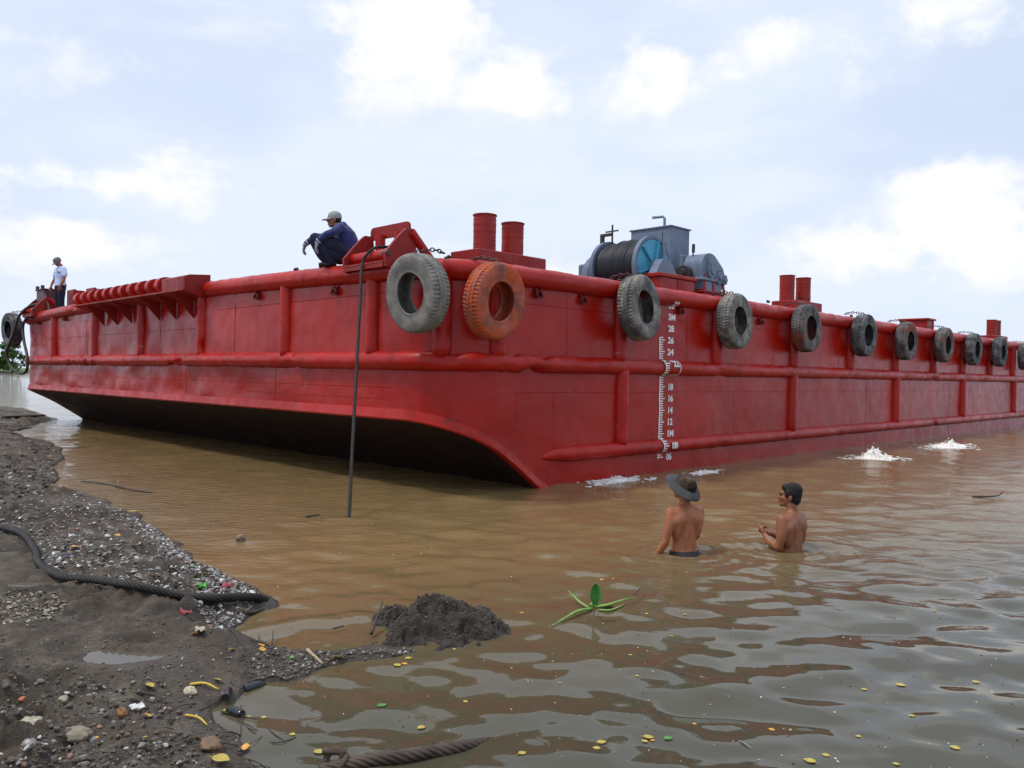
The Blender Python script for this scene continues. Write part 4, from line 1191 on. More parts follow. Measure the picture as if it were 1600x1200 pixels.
mb = MB(); rings_loft(mb, spine(0, .022)); mb.ell((0, -.06, .36), (.16, .15, .17))
limb(mb, [sho + V((-.08, -.02, .02)), sho + V((.08, -.02, .02))], [.075, .075])
rings_loft(mb, [(hc3 + V((0, -.035, -.125)), .070, .070, X3, V((0, 1, -.2))), (hc3 + V((0, -.03, -.075)), .066, .064, X3, V((0, 1, -.2)))])
for A_, B_ in ((RA, RB), (LA, LB)):
    limb(mb, A_, [.072, .064, .055]); limb(mb, [B_[0], B_[1], B_[1].lerp(B_[2], .80)], [.055, .052, .044])
    for t in (.3, .55, .8): c = A_[0].lerp(A_[2], t); mb.ell(c + V((.0, 0, -.012)), (.066, .05, .055))
remesh(mb, .010, 'jacket', CLOTH_NAVY, p3, 2)
mb = MB()
for s in (-1, 1):
    L_ = squat_leg(s); limb(mb, L_[:3], [.125, .118, .090]); limb(mb, L_[2:], [.090, .098, .078]); limb(mb, [(s * .11, -.10, .16), (s * .13, .06, .20)], [.10, .09])
    mb.ell((s * .08, -.22, .19), (.11, .12, .12))
remesh(mb, .010, 'trousers', CLOTH_DARK, p3, 2)
for B_, sd, nm in ((RB, 1, -.3), (LB, -1, .3)):
    mb = MB(); w_ = B_[-1]; hand(mb, w_, (-.05 * sd, .24, -1), (nm, -.9, -.2), sd, .30, size=1.16)
    limb(mb, [B_[1].lerp(B_[2], .72), w_ + V((0, .01, -.02))], [.040, .034]); remesh(mb, .006, 'glove', CLOTH_GLOVE, p3, 1)
    mb = MB(); c = B_[1].lerp(B_[2], .78); t = (B_[2] - B_[1]).normalized(); x = t.orthogonal().normalized(); ring(mb, c, .043, .006, x, t.cross(x), 18, 6); mb.build('glove_cuff', WHITE_CLOTH, p3, angle=180)
for s in (-1, 1):
    mb = MB(); limb(mb, [(s * .12, -.01, .05), (s * .125, .07, .04), (s * .13, .19, .026)], [.046, .043, .032], flat=.85); remesh(mb, .008, 'shoe', BLACKHOLE, p3, 2)
cap_shape(hc3, R3, p3, CLOTH_CAP, .10, .012)
mb = MB(); mb.ell(hc3 + R3 @ V((0, -.045, .0)), (.080, .066, .06), R3); mb.build('hair', HAIR, p3)

# --- standing man at the port side ---
q4 = L2W(.30, 17.15, 3.07)
p4 = person_root(q4, (-.62, -.78), 'man in pale blue shirt and grey cap standing on the far bow, looking down')
p4.scale = (1.10, 1.05, .975)
mb = MB(); torso_bare(mb); legs(mb)
hc4 = V((0, .065, 1.545)); R4 = Matrix.Rotation(radians(-38), 3, 'X')
head(mb, hc4, R4); limb(mb, [(0, .0, 1.40), (0, .05, 1.50)], [.055, .054])
LA4 = [V((-.18, 0, 1.345)), V((-.225, -.01, 1.20)), V((-.235, .0, 1.07))]; LB4 = [V((-.235, .0, 1.07)), V((-.235, .05, .95)), V((-.22, .10, .83))]
RA4 = [V((.18, 0, 1.345)), V((.225, .02, 1.20)), V((.235, .04, 1.07))]; RB4 = [V((.235, .04, 1.07)), V((.225, .10, .96)), V((.19, .15, .84))]
for A_, B_, sd in ((LA4, LB4, 1), (RA4, RB4, -1)):
    limb(mb, A_, [.054, .048, .038]); limb(mb, B_, [.038, .037, .025]); hand(mb, B_[-1], (0, .25, -.95), (sd * .9, 0, 0), sd, .35)
body4 = remesh(mb, .0075, 'body', SKIN2, p4, 2); face_bits(hc4, R4, body4)
mb = MB(); rings_loft(mb, [(c, a, b, X3, Y3) for c, a, b in (((0, 0, .86), .176, .128), ((0, 0, .95), .172, .125), ((0, 0, 1.05), .165, .118), ((0, .005, 1.16), .172, .122), ((0, .005, 1.27), .182, .126), ((0, 0, 1.345), .165, .105), ((0, -.005, 1.39), .11, .08), ((0, .0, 1.43), .066, .064))])
for A_ in (LA4, RA4): limb(mb, [A_[0], A_[1], A_[1].lerp(A_[2], .25)], [.072, .070, .072])
remesh(mb, .010, 'shirt', CLOTH_SHIRT, p4, 1)
mb = MB(); rings_loft(mb, [(c, a, b, X3, Y3) for c, a, b in (((0, -.01, .76), .165, .125), ((0, -.01, .86), .172, .128), ((0, -.005, .94), .160, .118))])
for s in (-1, 1): limb(mb, [(s * .088, 0, .84), (s * .10, .01, .64), (s * .10, .01, .46), (s * .10, -.005, .10)], [.102, .095, .078, .066])
remesh(mb, .011, 'trousers', CLOTH_DARK, p4, 2)
cap_shape(hc4, R4, p4, CLOTH_CAP2, .095, .015)
for s in (-1, 1):
    mb = MB(); limb(mb, [(s * .09, -.03, .05), (s * .095, .05, .042), (s * .10, .16, .03)], [.046, .043, .033], flat=.85); mb.build('shoe', BLACKHOLE, p4)

# ------------------------------------------------------------------ foam splashes along the hull
FOAM = simple('white_foam', (.66, .62, .55), (.80, .78, .74), 8, .6, .02, 30)
def splash(px, py, wx, wy, hh, seed, label):
    c = gpt(px, py); rr = random.Random(seed); mb = MB(); rows = []
    nr, na = 30, 72
    ux = V((cyw, syw, 0)); uy = V((-syw, cyw, 0))
    for i in range(nr + 1):
        t = i / nr; row = []
        for k in range(na):
            a = 2 * pi * k / na; e = 1 + .35 * mnoise.fractal(V((cos(a) * 2, sin(a) * 2, seed)), 1, 2, 3)
            p = c + ux * (wx * t * e * cos(a)) + uy * (wy * t * e * sin(a))
            n = mnoise.fractal(V((p.x * 9, p.y * 9, seed * 1.7)), .8, 2.1, 5); n2 = mnoise.fractal(V((p.x * 3, p.y * 3, seed)), 1, 2, 3)
            core = max(0, 1 - t * 1.25) ** 1.6
            core = max(0, 1 - (t * 1.1) ** 1.5) ** 1.2; pk_ = math.exp(-((t * cos(a + .6) - .22) / .16) ** 2 - ((t * sin(a + .6)) / .22) ** 2); p.z = hh * (core * max(.06, .30 + .45 * n + .35 * n2) + .40 * pk_ * max(.3, .8 + .9 * n)) + .05 * (n + .16) * (1 - t) - .014 * t
            row.append(p)
        rows.append(row)
    mb.grid(rows, closed_u=True)
    for k in range(420):
        t = rr.random() ** .8; a = rr.uniform(0, 2 * pi); p = c + ux * (wx * t * 1.05 * cos(a)) + uy * (wy * t * 1.1 * sin(a))
        p.z = abs(rr.gauss(0, 1)) * hh * .42 * (1 - t) ** 1.1 + .004; s = rr.uniform(.004, .020) * (1 - .4 * t)
        mb.ell(p, (s, s, s * .8), None, 6, 4)
    for k in range(60):
        a = rr.uniform(0, 2 * pi); t = rr.uniform(.7, 1.7); p = c + ux * (wx * t * cos(a)) + uy * (wy * t * sin(a)); p.z = .006; s = rr.uniform(.01, .05)
        mb.ell(p, (s * 1.6, s, .007), RZ(rr.uniform(0, 3)), 8, 4)
    o = mb.build('water_splash', FOAM, None, angle=180); tag(o, label, 'splash', 'splashes of water beside the hull'); return o
splash(962, 752, .55, .22, .08, 1, 'low white foam splash against the hull just behind the bow rake')
splash(1100, 739, .40, .10, .05, 2, 'thin line of foam beside the hull just above the hatted man')
splash(1365, 716, .48, .40, .24, 3, 'tall narrow white splash of water out from the hull')
splash(1482, 698, 1.0, .45, .17, 4, 'wide white splash of water nearest the right edge')

# ------------------------------------------------------------------ mud mound in the shallows
MUD2 = mud_material('dark_clumpy_mud', False, .6)
mA = gpt(575, 985); mB = gpt(800, 988); mc = gpt(688, 985)
wx = (mB - mA).length / 2
N = 230; g_ = np.linspace(-1.35, 1.35, N); GX, GY = np.meshgrid(g_, g_, indexing='ij')
wxx = mc.x + GX * wx; wyy = mc.y + .06 + GY * .36
q = GX ** 2 + GY ** 2
prof_ = np.clip(1 - q, -1, 1)
wu, wv_ = fbm(wxx, wyy, 3.5, 3) - .5, fbm(wxx + 31, wyy + 7, 3.5, 3) - .5
q = (GX + wu * 1.1) ** 2 + (GY + wv_ * 1.3) ** 2
prof_ = np.clip(1.05 - q, -1, 1)
pl_ = np.sign(prof_) * np.abs(prof_) ** .55
hh = .115 * pl_ * (1 - .55 * np.clip(GX - .05, 0, 1)) * (1 - .45 * np.clip(-GX - .35, 0, 1) * 2)
hh = hh + .058 * np.exp(-((GX + .08) / .42) ** 2 - ((GY - .15) / .55) ** 2) * np.clip(prof_ * 2, 0, 1)
env = np.clip(prof_ + .55, 0, 1)
bl = fbm(wxx, wyy, 13, 3, .5)
hh = hh + env * (.10 * (fbm(wxx, wyy, 6, 4, .6) - .5) + .075 * np.clip((bl - .50) * 8, -1, .7) * .5 + .03 * (fbm(wxx, wyy, 34, 4, .6) - .5))
mound = np_mesh('mud_mound', wxx, wyy, hh - .01, [MUD2])
tag(mound, 'dark clumpy mound of mud rising from the shallow brown water', 'mud mound')
if mound.data.polygons[0].normal.z < 0: mound.data.flip_normals()
for o_ in (terrain, water):
    if o_.data.polygons[len(o_.data.polygons) // 2].normal.z < 0: o_.data.flip_normals()

# ------------------------------------------------------------------ gravel, shells and debris (uncountable)
def attr_mat(name, rough=.75, bd=.004):
    m, t, b = mat(name); a = t.node('ShaderNodeAttribute', attribute_name='tint').outputs['Color']
    P = t.node('ShaderNodeNewGeometry').outputs['Position']; n = t.noise(P, 70, 5, .6)
    col = t.mix(t.ramp(n, .35, .7, 0, .5), a, (.10, .085, .07))
    setin(t, b, col=col, rough=rough, normal=bump(t, n, .6, bd), spec=.35); return m
STONE = attr_mat('shore_pebbles')
def stone_geo(rr, p, s, flat, n=7):
    # irregular angular chip: two jittered rings and two caps
    a0 = rr.uniform(0, 6.28); R = Euler((rr.gauss(0, .3), rr.gauss(0, .3), a0)).to_matrix(); el = rr.uniform(.55, 1.0); vs = []
    for zz, k in ((-.45, .8), (.25, 1.0), (.6, .55)):
        for i in range(n):
            a = 2 * pi * i / n; r = s * k * rr.uniform(.72, 1.1)
            vs.append(V(p) + R @ V((r * cos(a), r * el * sin(a), zz * s * flat)))
    fs = [tuple(range(2 * n, 3 * n)), tuple(reversed(range(n)))]
    for q in (0, n):
        for i in range(n): fs.append((q + i, q + (i + 1) % n, q + n + (i + 1) % n, q + n + i))
    return vs, fs
def scatter(name, pts, mats, parent=None):
    mb = MB(); cols = []
    for p, s, flat, c, n in pts:
        vs, fs = stone_geo(rnd, p, s, flat, n); mb.add(vs, fs); cols += [c] * len(fs)
    o = mb.build(name, mats, None, smooth=False, fix=False)
    at = o.data.color_attributes.new('tint', 'FLOAT_COLOR', 'CORNER')
    arr = []
    for poly_, c in zip(o.data.polygons, cols): arr += [*c, 1.0] * poly_.loop_total
    at.data.foreach_set('color', arr)
    return o
def pick():
    k = rnd.random()
    if k < .40: g0 = rnd.uniform(.10, .24); return (g0, g0 * .97, g0 * .92)
    if k < .66: g0 = rnd.uniform(.32, .66); return (g0, g0 * .98, g0 * .93)
    if k < .80: g0 = rnd.uniform(.16, .30); return (g0, g0 * .86, g0 * .66)
    if k < .93: g0 = rnd.uniform(.025, .07); return (g0, g0 * .93, g0 * .85)
    g0 = rnd.uniform(.2, .34); return (g0, g0 * .45, g0 * .28)
cand = []
def pick_mud():
    k = rnd.random()
    if k < .70: g0 = rnd.uniform(.04, .115); return (g0, g0 * .83, g0 * .66)
    if k < .90: g0 = rnd.uniform(.10, .22); return (g0, g0 * .93, g0 * .80)
    if k < .97: g0 = rnd.uniform(.25, .45); return (g0, g0 * .95, g0 * .85)
    g0 = rnd.uniform(.15, .28); return (g0, g0 * .5, g0 * .33)
def pick_tan():
    g0 = rnd.uniform(.14, .42) if rnd.random() < .8 else rnd.uniform(.05, .1); return (g0, g0 * .84, g0 * .62)
def px_scatter(n, poly_, smin, smax, flat, pw=2.2, pk=pick):
    xs = [p[0] for p in poly_]; ys = [p[1] for p in poly_]; k = 0; out_ = []
    while len(out_) < n:
        x, y = rnd.uniform(min(xs), max(xs)), rnd.uniform(min(ys), max(ys)); ins = False
        for i in range(len(poly_)):
            (x1, y1), (x2, y2) = poly_[i], poly_[i - 1]
            if (y1 > y) != (y2 > y) and x < (x2 - x1) * (y - y1) / (y2 - y1) + x1: ins = not ins
        if ins: out_.append((x, y, smin + (smax - smin) * rnd.random() ** pw))
    # world positions via a vectorised ray march on the height field
    D_ = [ray(x, y) for x, y, s in out_]; dz = np.array([d.z for d in D_]); z = np.full(len(D_), .08)
    dx = np.array([d.x for d in D_]); dy = np.array([d.y for d in D_])
    for _ in range(7):
        k = (z - CAM_H) / dz; z = z * .4 + .6 * height(dx * k, dy * k)
    k = (z - CAM_H) / dz; X_, Y_ = dx * k, dy * k; Z_ = height(X_, Y_)
    return [(V((X_[i], Y_[i], Z_[i] + out_[i][2] * flat * .2)), out_[i][2], flat, pk(), 5 if out_[i][2] < .012 else 7) for i in range(len(out_)) if Z_[i] > .003]
band = [(-20, 800), (70, 765), (180, 785), (250, 832), (300, 875), (400, 925), (360, 940), (200, 925), (90, 905), (50, 850), (-20, 830)]
pts = px_scatter(5200, band, .005, .024, .45, 2.4)
pts += px_scatter(900, [(220, 810), (250, 830), (300, 875), (400, 925), (385, 945), (300, 905), (230, 850)], .006, .026, .35, 2.0)
pts += px_scatter(1100, [(200, 800), (300, 870), (410, 925), (380, 975), (330, 985), (280, 900)], .005, .022, .5)
pts += px_scatter(900, [(-20, 915), (60, 918), (105, 940), (95, 960), (50, 972), (-20, 978)], .004, .018, .5, 2.6, pick_tan)
pts += px_scatter(1500, [(-20, 640), (60, 660), (100, 715), (90, 760), (-20, 800)], .012, .045, .5, 2.2, pick_mud)
pts += px_scatter(1900, [(-20, 960), (300, 960), (400, 1010), (420, 1060), (330, 1100), (400, 1200), (-20, 1210)], .003, .012, .8, 3.0, pick_mud)
pts += px_scatter(600, [(-20, 1060), (250, 1060), (330, 1200), (-20, 1210)], .005, .022, .8, 3.0, pick_mud)
pts += px_scatter(170, [(-20, 1070), (240, 1070), (330, 1200), (-20, 1210)], .005, .018, .6, 2.5)
pts += px_scatter(900, [(400, 1000), (530, 1015), (655, 1010), (660, 1025), (545, 1036), (440, 1068), (380, 1060)], .004, .016, .8, 2.5, pick_mud)
gravel = scatter('gravel', pts, STONE); tag(gravel, 'scattered grey pebbles, shell bits and grit over the muddy bank', 'gravel', kind='stuff')
# clods on the mound
cl = []
for k in range(420):
    a, r = rnd.uniform(0, 2 * pi), sqrt(rnd.random()) * 1.0; i = int((r * cos(a) / 1.35 * .5 + .5) * (N - 1)); j = int((r * sin(a) / 1.35 * .5 + .5) * (N - 1))
    if hh[i, j] < .015: continue
    g0 = rnd.uniform(.03, .075); cl.append((V((wxx[i, j], wyy[i, j], hh[i, j] - .002)), rnd.uniform(.004, .013), .8, (g0, g0 * .82, g0 * .66), 6))
cm = scatter('mud_crumbs', cl, STONE, None); cm.parent = mound; tag(cm, kind='stuff')
# small specks drifting on the water
sp_ = []
for k in range(650):
    px, py = rnd.uniform(120, 1600), rnd.uniform(780, 1200) if rnd.random() < .85 else rnd.uniform(720, 800); p = gpt(px, py)
    if sdist(np.array([p.x]), np.array([p.y]))[0] > -.05 or dir_local(V((p.x - BX, p.y - BY, 0))).y > -.2 and dir_local(V((p.x - BX, p.y - BY, 0))).x > 0: continue
    g0 = rnd.choice((rnd.uniform(.30, .6), rnd.uniform(.03, .08), rnd.uniform(.3, .5))); p.z = wz_at(p); sp_.append((p + V((0, 0, .001)), rnd.uniform(.0025, .0085), .25, (g0, g0 * .92, g0 * .72), 5))
fl_ = scatter('floating_specks', sp_, STONE); tag(fl_, 'tiny pale specks of debris drifting on the brown water', 'debris', kind='stuff')

# ------------------------------------------------------------------ individual stones
def rock(name, px, py, size, flat, c, label, cat='stone', water_=False, sq=.8):
    p = gpt(px, py) if water_ else on_ground(px, py); mb = MB(); sd = rnd.uniform(0, 90)
    mb.ell((0, 0, 0), (size, size * sq, size * flat), None, 18, 12)
    mb.v = [tuple(V(q) * (1 + .40 * mnoise.fractal(V(q) / size * 1.3 + V((sd, 0, 0)), .9, 2, 4))) for q in mb.v]
    m = simple(name + '_surface', tuple(k * .75 for k in c), c, 25, .8, .008, 50)
    o = mb.build(name, m, None, angle=28); o.location = p + V((0, 0, size * flat * .5)); o.rotation_euler = (0, 0, rnd.uniform(0, 6)); tag(o, label, cat, 'larger stones on the bank'); return o
rock('stone', 47, 1113, .050, .6, (.42, .37, .27), 'large cream stone at the left edge of the muddy bank')
rock('stone', 297, 1083, .034, .6, (.50, .43, .30), 'cream block of stone beside the yellow stalk near the black plastic bottles')
rock('stone', 122, 1152, .055, .5, (.24, .20, .14), 'flat greyish tan stone near the bottom of the bank')
rock('stone', 330, 1170, .055, .55, (.17, .105, .06), 'rounded brown stone at the bottom edge of the bank near the yellow leaves')
rock('stone', 98, 1096, .028, .6, (.30, .27, .20), 'small pale grey stone right of the large cream stone')
rock('stone', 113, 837, .036, .45, (.55, .54, .50), 'white flat stone inside the curve of the wire rope')
rock('stone', 150, 797, .035, .5, (.45, .39, .25), 'tan stone in the gravel at the upper edge of the bank')
rock('stone', 85, 898, .034, .4, (.42, .36, .22), 'yellowish stone touching the bend of the wire rope')
rock('stone', 168, 840, .030, .5, (.52, .49, .42), 'pale stone beside the orange leaf in the gravel')
rock('stone', 45, 1172, .030, .6, (.20, .19, .18), 'dark grey stone near the lower left corner')
rock('stone', 82, 1178, .034, .5, (.13, .14, .15), 'bluish grey stone near the lower left corner')
rock('stone', 35, 1090, .017, .6, (.50, .16, .07), 'small orange brick chip above the large cream stone')
rock('coconut_husk', 190, 1120, .030, .8, (.26, .13, .05), 'round brown coconut husk beside the white broken shell', 'coconut husk')
rock('driftwood', 376, 846, .050, 1.0, (.20, .15, .11), 'brown stump of driftwood sticking out of the shallow water', 'driftwood', True, .8)
# pale broken shell and plastic scraps
def scrap(name, px, py, size, c, label, cat, curl=.4, water_=False, up=.012, rough=.5, el=.7):
    p = gpt(px, py) if water_ else on_ground(px, py); mb = MB(); n = 12; rows = []; sd = rnd.uniform(0, 50)
    for i in range(n + 1):
        row = []
        for j in range(n + 1):
            x, y = (i / n - .5) * 2, (j / n - .5) * 2; e = 1 - .35 * abs(mnoise.noise(V((atan2(y, x) * 1.3, sd, 0))))
            z = curl * size * (mnoise.fractal(V((x * 1.2 + sd, y * 1.2, 0)), 1, 2, 3) + .35 * x * x)
            row.append(V((x * size * e, y * size * el * e, z)))
        rows.append(row)
    mb.grid(rows); o = mb.build(name, simple(name + '_surface', tuple(k * .7 for k in c), c, 22, rough, .003, 50), None, angle=180, fix=True)
    s = o.modifiers.new('thickness', 'SOLIDIFY'); s.thickness = .002
    o.location = p + V((0, 0, up)); o.rotation_euler = (rnd.uniform(-.2, .2), rnd.uniform(-.2, .2), rnd.uniform(0, 6)); tag(o, label, cat); return o
scrap('broken_shell', 214, 1112, .030, (.66, .64, .62), 'white broken piece of shell lying beside the coconut husk', 'shell', .5, up=.022)
scrap('plastic_scrap', 315, 922, .034, (.06, .50, .03), 'bright green plastic scrap on the gravel above the wire rope', 'plastic scrap', .6, up=.025)
scrap('plastic_wrapper', 354, 927, .040, (.40, .07, .09), 'crumpled red and white wrapper at the waterline above the wire rope', 'wrapper', .8, up=.03)
scrap('plastic_bag', 342, 936, .032, (.50, .48, .50), 'crumpled clear white plastic bag beside the red wrapper', 'plastic bag', .8, up=.022)
scrap('plastic_wrapper', 290, 961, .050, (.36, .06, .07), 'torn red wrapper lying below the wire rope', 'wrapper', .6, up=.014, el=.25)
scrap('plastic_bag', 108, 872, .036, (.10, .09, .16), 'small dark blue and red bag in the gravel inside the rope bend', 'plastic bag', .6, up=.016)
scrap('plastic_bag', 313, 990, .04, (.42, .36, .26), 'pale torn bag at the water edge below the red wrapper', 'plastic bag', .5, up=.012)
# black plastic bottles at the waterline
def bottle(px, py, L, r, ang, label):
    p = on_ground(px, py); mb = MB(); prof = [(0, -L / 2), (r * .85, -L / 2), (r, -L / 2 + .012), (r * .94, -L * .2), (r, 0), (r * .94, L * .2), (r * .8, L * .33), (r * .35, L * .42), (r * .35, L * .5), (0, L * .5)]
    mb.lathe(prof, (0, 0, 0), AX, 24); o = mb.build('plastic_bottle', simple('black_plastic', (.010, .010, .012), (.02, .02, .022), 10, .15, .002, 30), None, angle=40)
    o.location = V((p.x, p.y, max(p.z, .0) + r * .55)); o.rotation_euler = (0, .1, ang); tag(o, label, 'bottle', 'black plastic bottles at the waterline'); return o
bottle(398, 1083, .12, .026, -.75, 'shiny black plastic bottle at the waterline beside the cream block of stone')
bottle(356, 1097, .11, .020, .15, 'flat black plastic bottle lying left of the larger black one')
bottle(366, 1133, .11, .024, 1.0, 'black plastic bottle lower down by the grey stick')

# ------------------------------------------------------------------ sticks
WOOD = simple('dark_wet_twig', (.03, .022, .017), (.06, .045, .033), 20, .7, .004, 60)
WOODL = simple('pale_dry_stick', (.30, .22, .13), (.42, .33, .21), 20, .8, .004, 60)
YST = simple('yellow_stalk', (.50, .32, .03), (.58, .42, .07), 20, .6, .002, 60)
def stick(pts, r, m, label, name='stick', cat='stick', water_=False, lift=.008):
    P = [ (gpt(a, b, z) if water_ else on_ground(a, b) + V((0, 0, lift + z))) for a, b, z in pts]
    P = smooth_path(P, .02) if len(P) > 2 else dense(P, .03)
    mb = MB(); n = len(P); rr = [r * (1 - .45 * i / n) * (1 + .15 * mnoise.noise(V((i * .7, r * 99, 0)))) for i in range(n)]
    mb.tube(P, rr, 8); o = mb.build(name, m, None, angle=180); tag(o, label, cat, 'sticks and twigs on the bank'); return o
stick([(370, 958, 0), (400, 952, .01), (440, 945, .005)], .018, WOOD, 'dark wet log end beyond the wire rope at the waterline', 'log', 'log')
stick([(480, 1020, .01), (504, 1042, .01)], .010, WOODL, 'short pale stick lying across the tip of the mud spit')
stick([(330, 990, .0), (336, 965, .02), (318, 955, .015), (300, 952, .0)], .006, WOOD, 'thin curved dark twig below the rope by the red wrapper')
stick([(390, 1000, 0), (420, 1010, 0), (400, 1004, 0)], .004, WOOD, 'short twig at the water edge left of the mud spit')
stick([(425, 1010, .0), (427, 985, .05)], .004, WOOD, 'thin upright twig standing at the edge of the mud spit', water_=True)
stick([(345, 1112, .01), (400, 1123, .01)], .004, WOOD, 'thin dark twig lying in the shallows beside the black bottles', water_=True)
stick([(375, 1145, .01), (330, 1165, .02), (412, 1178, .01)], .004, WOOD, 'bent dark twig near the bottom of the bank')
stick([(128, 752, .0), (170, 757, .01), (205, 765, .02), (238, 770, .005)], .016, WOOD, 'long grey driftwood stick floating near the upper bank', 'driftwood', 'driftwood', True)
stick([(100, 700, 0), (158, 698, .0)], .010, WOOD, 'thin dark stick floating beside the far bend of the bank', water_=True)
stick([(5, 655, .02), (70, 652, .02)], .05, WOOD, 'dark pole lying at the far end of the bank', lift=.03)
stick([(28, 671, .02), (57, 669, .02)], .03, WOOD, 'short dark log lying at the far waterline', lift=.02)
stick([(297, 1072, 0), (320, 1073, .01), (342, 1080, .0)], .008, YST, 'yellow stalk lying beside the cream block of stone', 'stalk', 'stalk')
stick([(290, 1120, 0), (310, 1127, .01), (324, 1136, 0)], .006, YST, 'thin yellow stalk lying left of the lower black bottle', 'stalk', 'stalk')
stick([(520, 982, .02), (537, 978, .02)], .006, WOOD, 'short twig floating between the mud spit and the mound', water_=True)
stick([(580, 990, .03), (598, 940, .14)], .011, WOOD, 'dark stick leaning on the left slope of the mud mound', water_=True)
stick([(1520, 776, .01), (1556, 775, .02), (1567, 769, .06)], .014, WOOD, 'dark branch floating at the right edge of the river', 'branch', 'branch', True)
stick([(478, 807, .01), (500, 804, .02)], .012, WOOD, 'short dark chip of wood floating left of the hanging rope', 'driftwood', 'driftwood', True)
stick([(1050, 1050, .008), (1068, 1054, .012)], .010, WOOD, 'small black piece of wood floating in the near water', 'driftwood', 'driftwood', True)
stick([(1155, 1158, .006), (1164, 1162, .012), (1174, 1170, .005)], .005, simple('grey_seed_pod', (.14, .13, .12), (.3, .28, .26), 40, .6), 'small grey seed pod floating at the bottom of the picture', 'seed_pod', 'seed pod', True)

for k in range(26):
    a = rnd.uniform(0, pi); cx_, cy_ = rnd.choice(((385, 1125), (400, 1150), (355, 1045), (430, 1000), (300, 1110), (60, 720), (430, 1185), (250, 1150)))
    cx_ += rnd.gauss(0, 32); cy_ += rnd.gauss(0, 14); l = rnd.uniform(10, 30)
    p_ = gpt(cx_, cy_); inw = sdist(np.array([p_.x]), np.array([p_.y]))[0] < 0
    stick([(cx_ - l * cos(a), cy_ - l * sin(a) * .6, .004), (cx_, cy_ + rnd.uniform(-3, 3), .012), (cx_ + l * cos(a), cy_ + l * sin(a) * .6, .002)], rnd.uniform(.0018, .004), WOOD, 'small thin dark twig among the litter along the water edge', 'twig', 'twig', inw)['group'] = 'small twigs along the water edge'
# ------------------------------------------------------------------ fallen leaves
LEAF_Y = simple('yellow_leaf', (.33, .25, .03), (.43, .34, .08), 30, .5, .002, 60)
LEAF_O = simple('orange_leaf', (.52, .22, .02), (.58, .32, .05), 30, .5, .002, 60)
LEAF_G = simple('green_leaf', (.05, .15, .03), (.10, .24, .05), 30, .5, .002, 60)
def leaf_mesh(L=.05, wd=.022, curl=.25):
    mb = MB(); rows = []
    for i in range(11):
        t = i / 10; wv = wd * sin(pi * min(t * .96 + .02, 1)) ** .8 * (1.15 - .4 * t); row = []
        for j in (-1, -.5, 0, .5, 1):
            row.append(V((L * (t - .5), wv * j, curl * L * ((t - .5) ** 2 * 1.4) + abs(j) * wv * .35 + .001)))
        rows.append(row)
    mb.grid(rows); mb.tube([V((-L * .5, 0, curl * L * .35)), V((-L * .75, .003, curl * L * .3))], .0013, 5)
    o = mb.build('leaf', LEAF_Y, None, angle=180, fix=True); s = o.modifiers.new('thickness', 'SOLIDIFY'); s.thickness = .0012; return o
L0 = leaf_mesh()
LV = [ # px,py,len px,mat,water,label/group key
 (1013, 1151, 24, 'y', 1, 0), (1007, 1156, 16, 'y', 1, 0), (1020, 1155, 10, 'o', 1, 0), (940, 1161, 22, 'y', 1, 0), (932, 1172, 18, 'y', 1, 0), (816, 1180, 20, 'y', 1, 0),
 (658, 1136, 20, 'y', 1, 0), (1265, 1193, 26, 'y', 1, 0), (1290, 1182, 16, 'y', 1, 0), (1206, 1138, 14, 'o', 1, 0), (1341, 1152, 12, 'y', 1, 0), (1425, 1120, 14, 'y', 1, 0), (1492, 1171, 20, 'y', 1, 0),
 (1085, 1128, 10, 'o', 1, 0), (1407, 1070, 20, 'y', 1, 0), (1350, 1077, 12, 'y', 1, 0), (1525, 1064, 16, 'y', 1, 0), (875, 1066, 9, 'y', 1, 0), (727, 1092, 12, 'y', 1, 0), (995, 1058, 10, 'y', 1, 0), (985, 1021, 10, 'y', 1, 0), (815, 957, 10, 'o', 1, 0), (1010, 960, 10, 'y', 1, 0), (940, 905, 12, 'o', 1, 0), (958, 905, 8, 'o', 1, 0), (614, 867, 8, 'y', 1, 0), (658, 865, 8, 'y', 1, 0), (1070, 960, 9, 'y', 1, 0), (1050, 992, 9, 'y', 1, 0), (1460, 955, 10, 'y', 1, 0), (1400, 1195, 14, 'y', 1, 0), (710, 1017, 10, 'y', 1, 0),
 (621, 1042, 20, 'y', 1, 1), (638, 1032, 18, 'y', 1, 1), (632, 1040, 14, 'o', 1, 1),
 (208, 799, 22, 'y', 1, 2), (155, 783, 8, 'y', 0, 3), (116, 860, 16, 'o', 0, 3), (183, 840, 12, 'o', 0, 3),
 (234, 1080, 20, 'y', 0, 3), (340, 1066, 16, 'y', 0, 3), (232, 1122, 14, 'o', 0, 3), (345, 1192, 34, 'y', 0, 3), (383, 1172, 18, 'o', 0, 3), (400, 1162, 18, 'y', 0, 3), (412, 1171, 24, 'g', 0, 4), (498, 1175, 24, 'y', 1, 5), (457, 1150, 14, 'y', 1, 5), (412, 1121, 12, 'y', 1, 5), (388, 1121, 12, 'y', 1, 5), (355, 1111, 18, 'y', 1, 5),
 (408, 1012, 18, 'o', 0, 6), (410, 1018, 14, 'o', 0, 6), (362, 1018, 12, 'y', 0, 6), (527, 1029, 18, 'y', 0, 6), (305, 993, 14, 'o', 0, 6), (456, 1030, 10, 'g', 0, 6), (309, 1156, 10, 'y', 0, 3), (227, 1156, 8, 'y', 0, 3), (150, 1157, 8, 'o', 0, 3),
 (1044, 1154, 22, 'g', 1, 7), (597, 1105, 24, 'g', 1, 7),
 (310, 920, 12, 'g', 0, 8), (288, 928, 10, 'g', 0, 8), (300, 887, 12, 'g', 0, 8), (345, 915, 8, 'y', 0, 3), (320, 900, 12, 'y', 0, 3)]
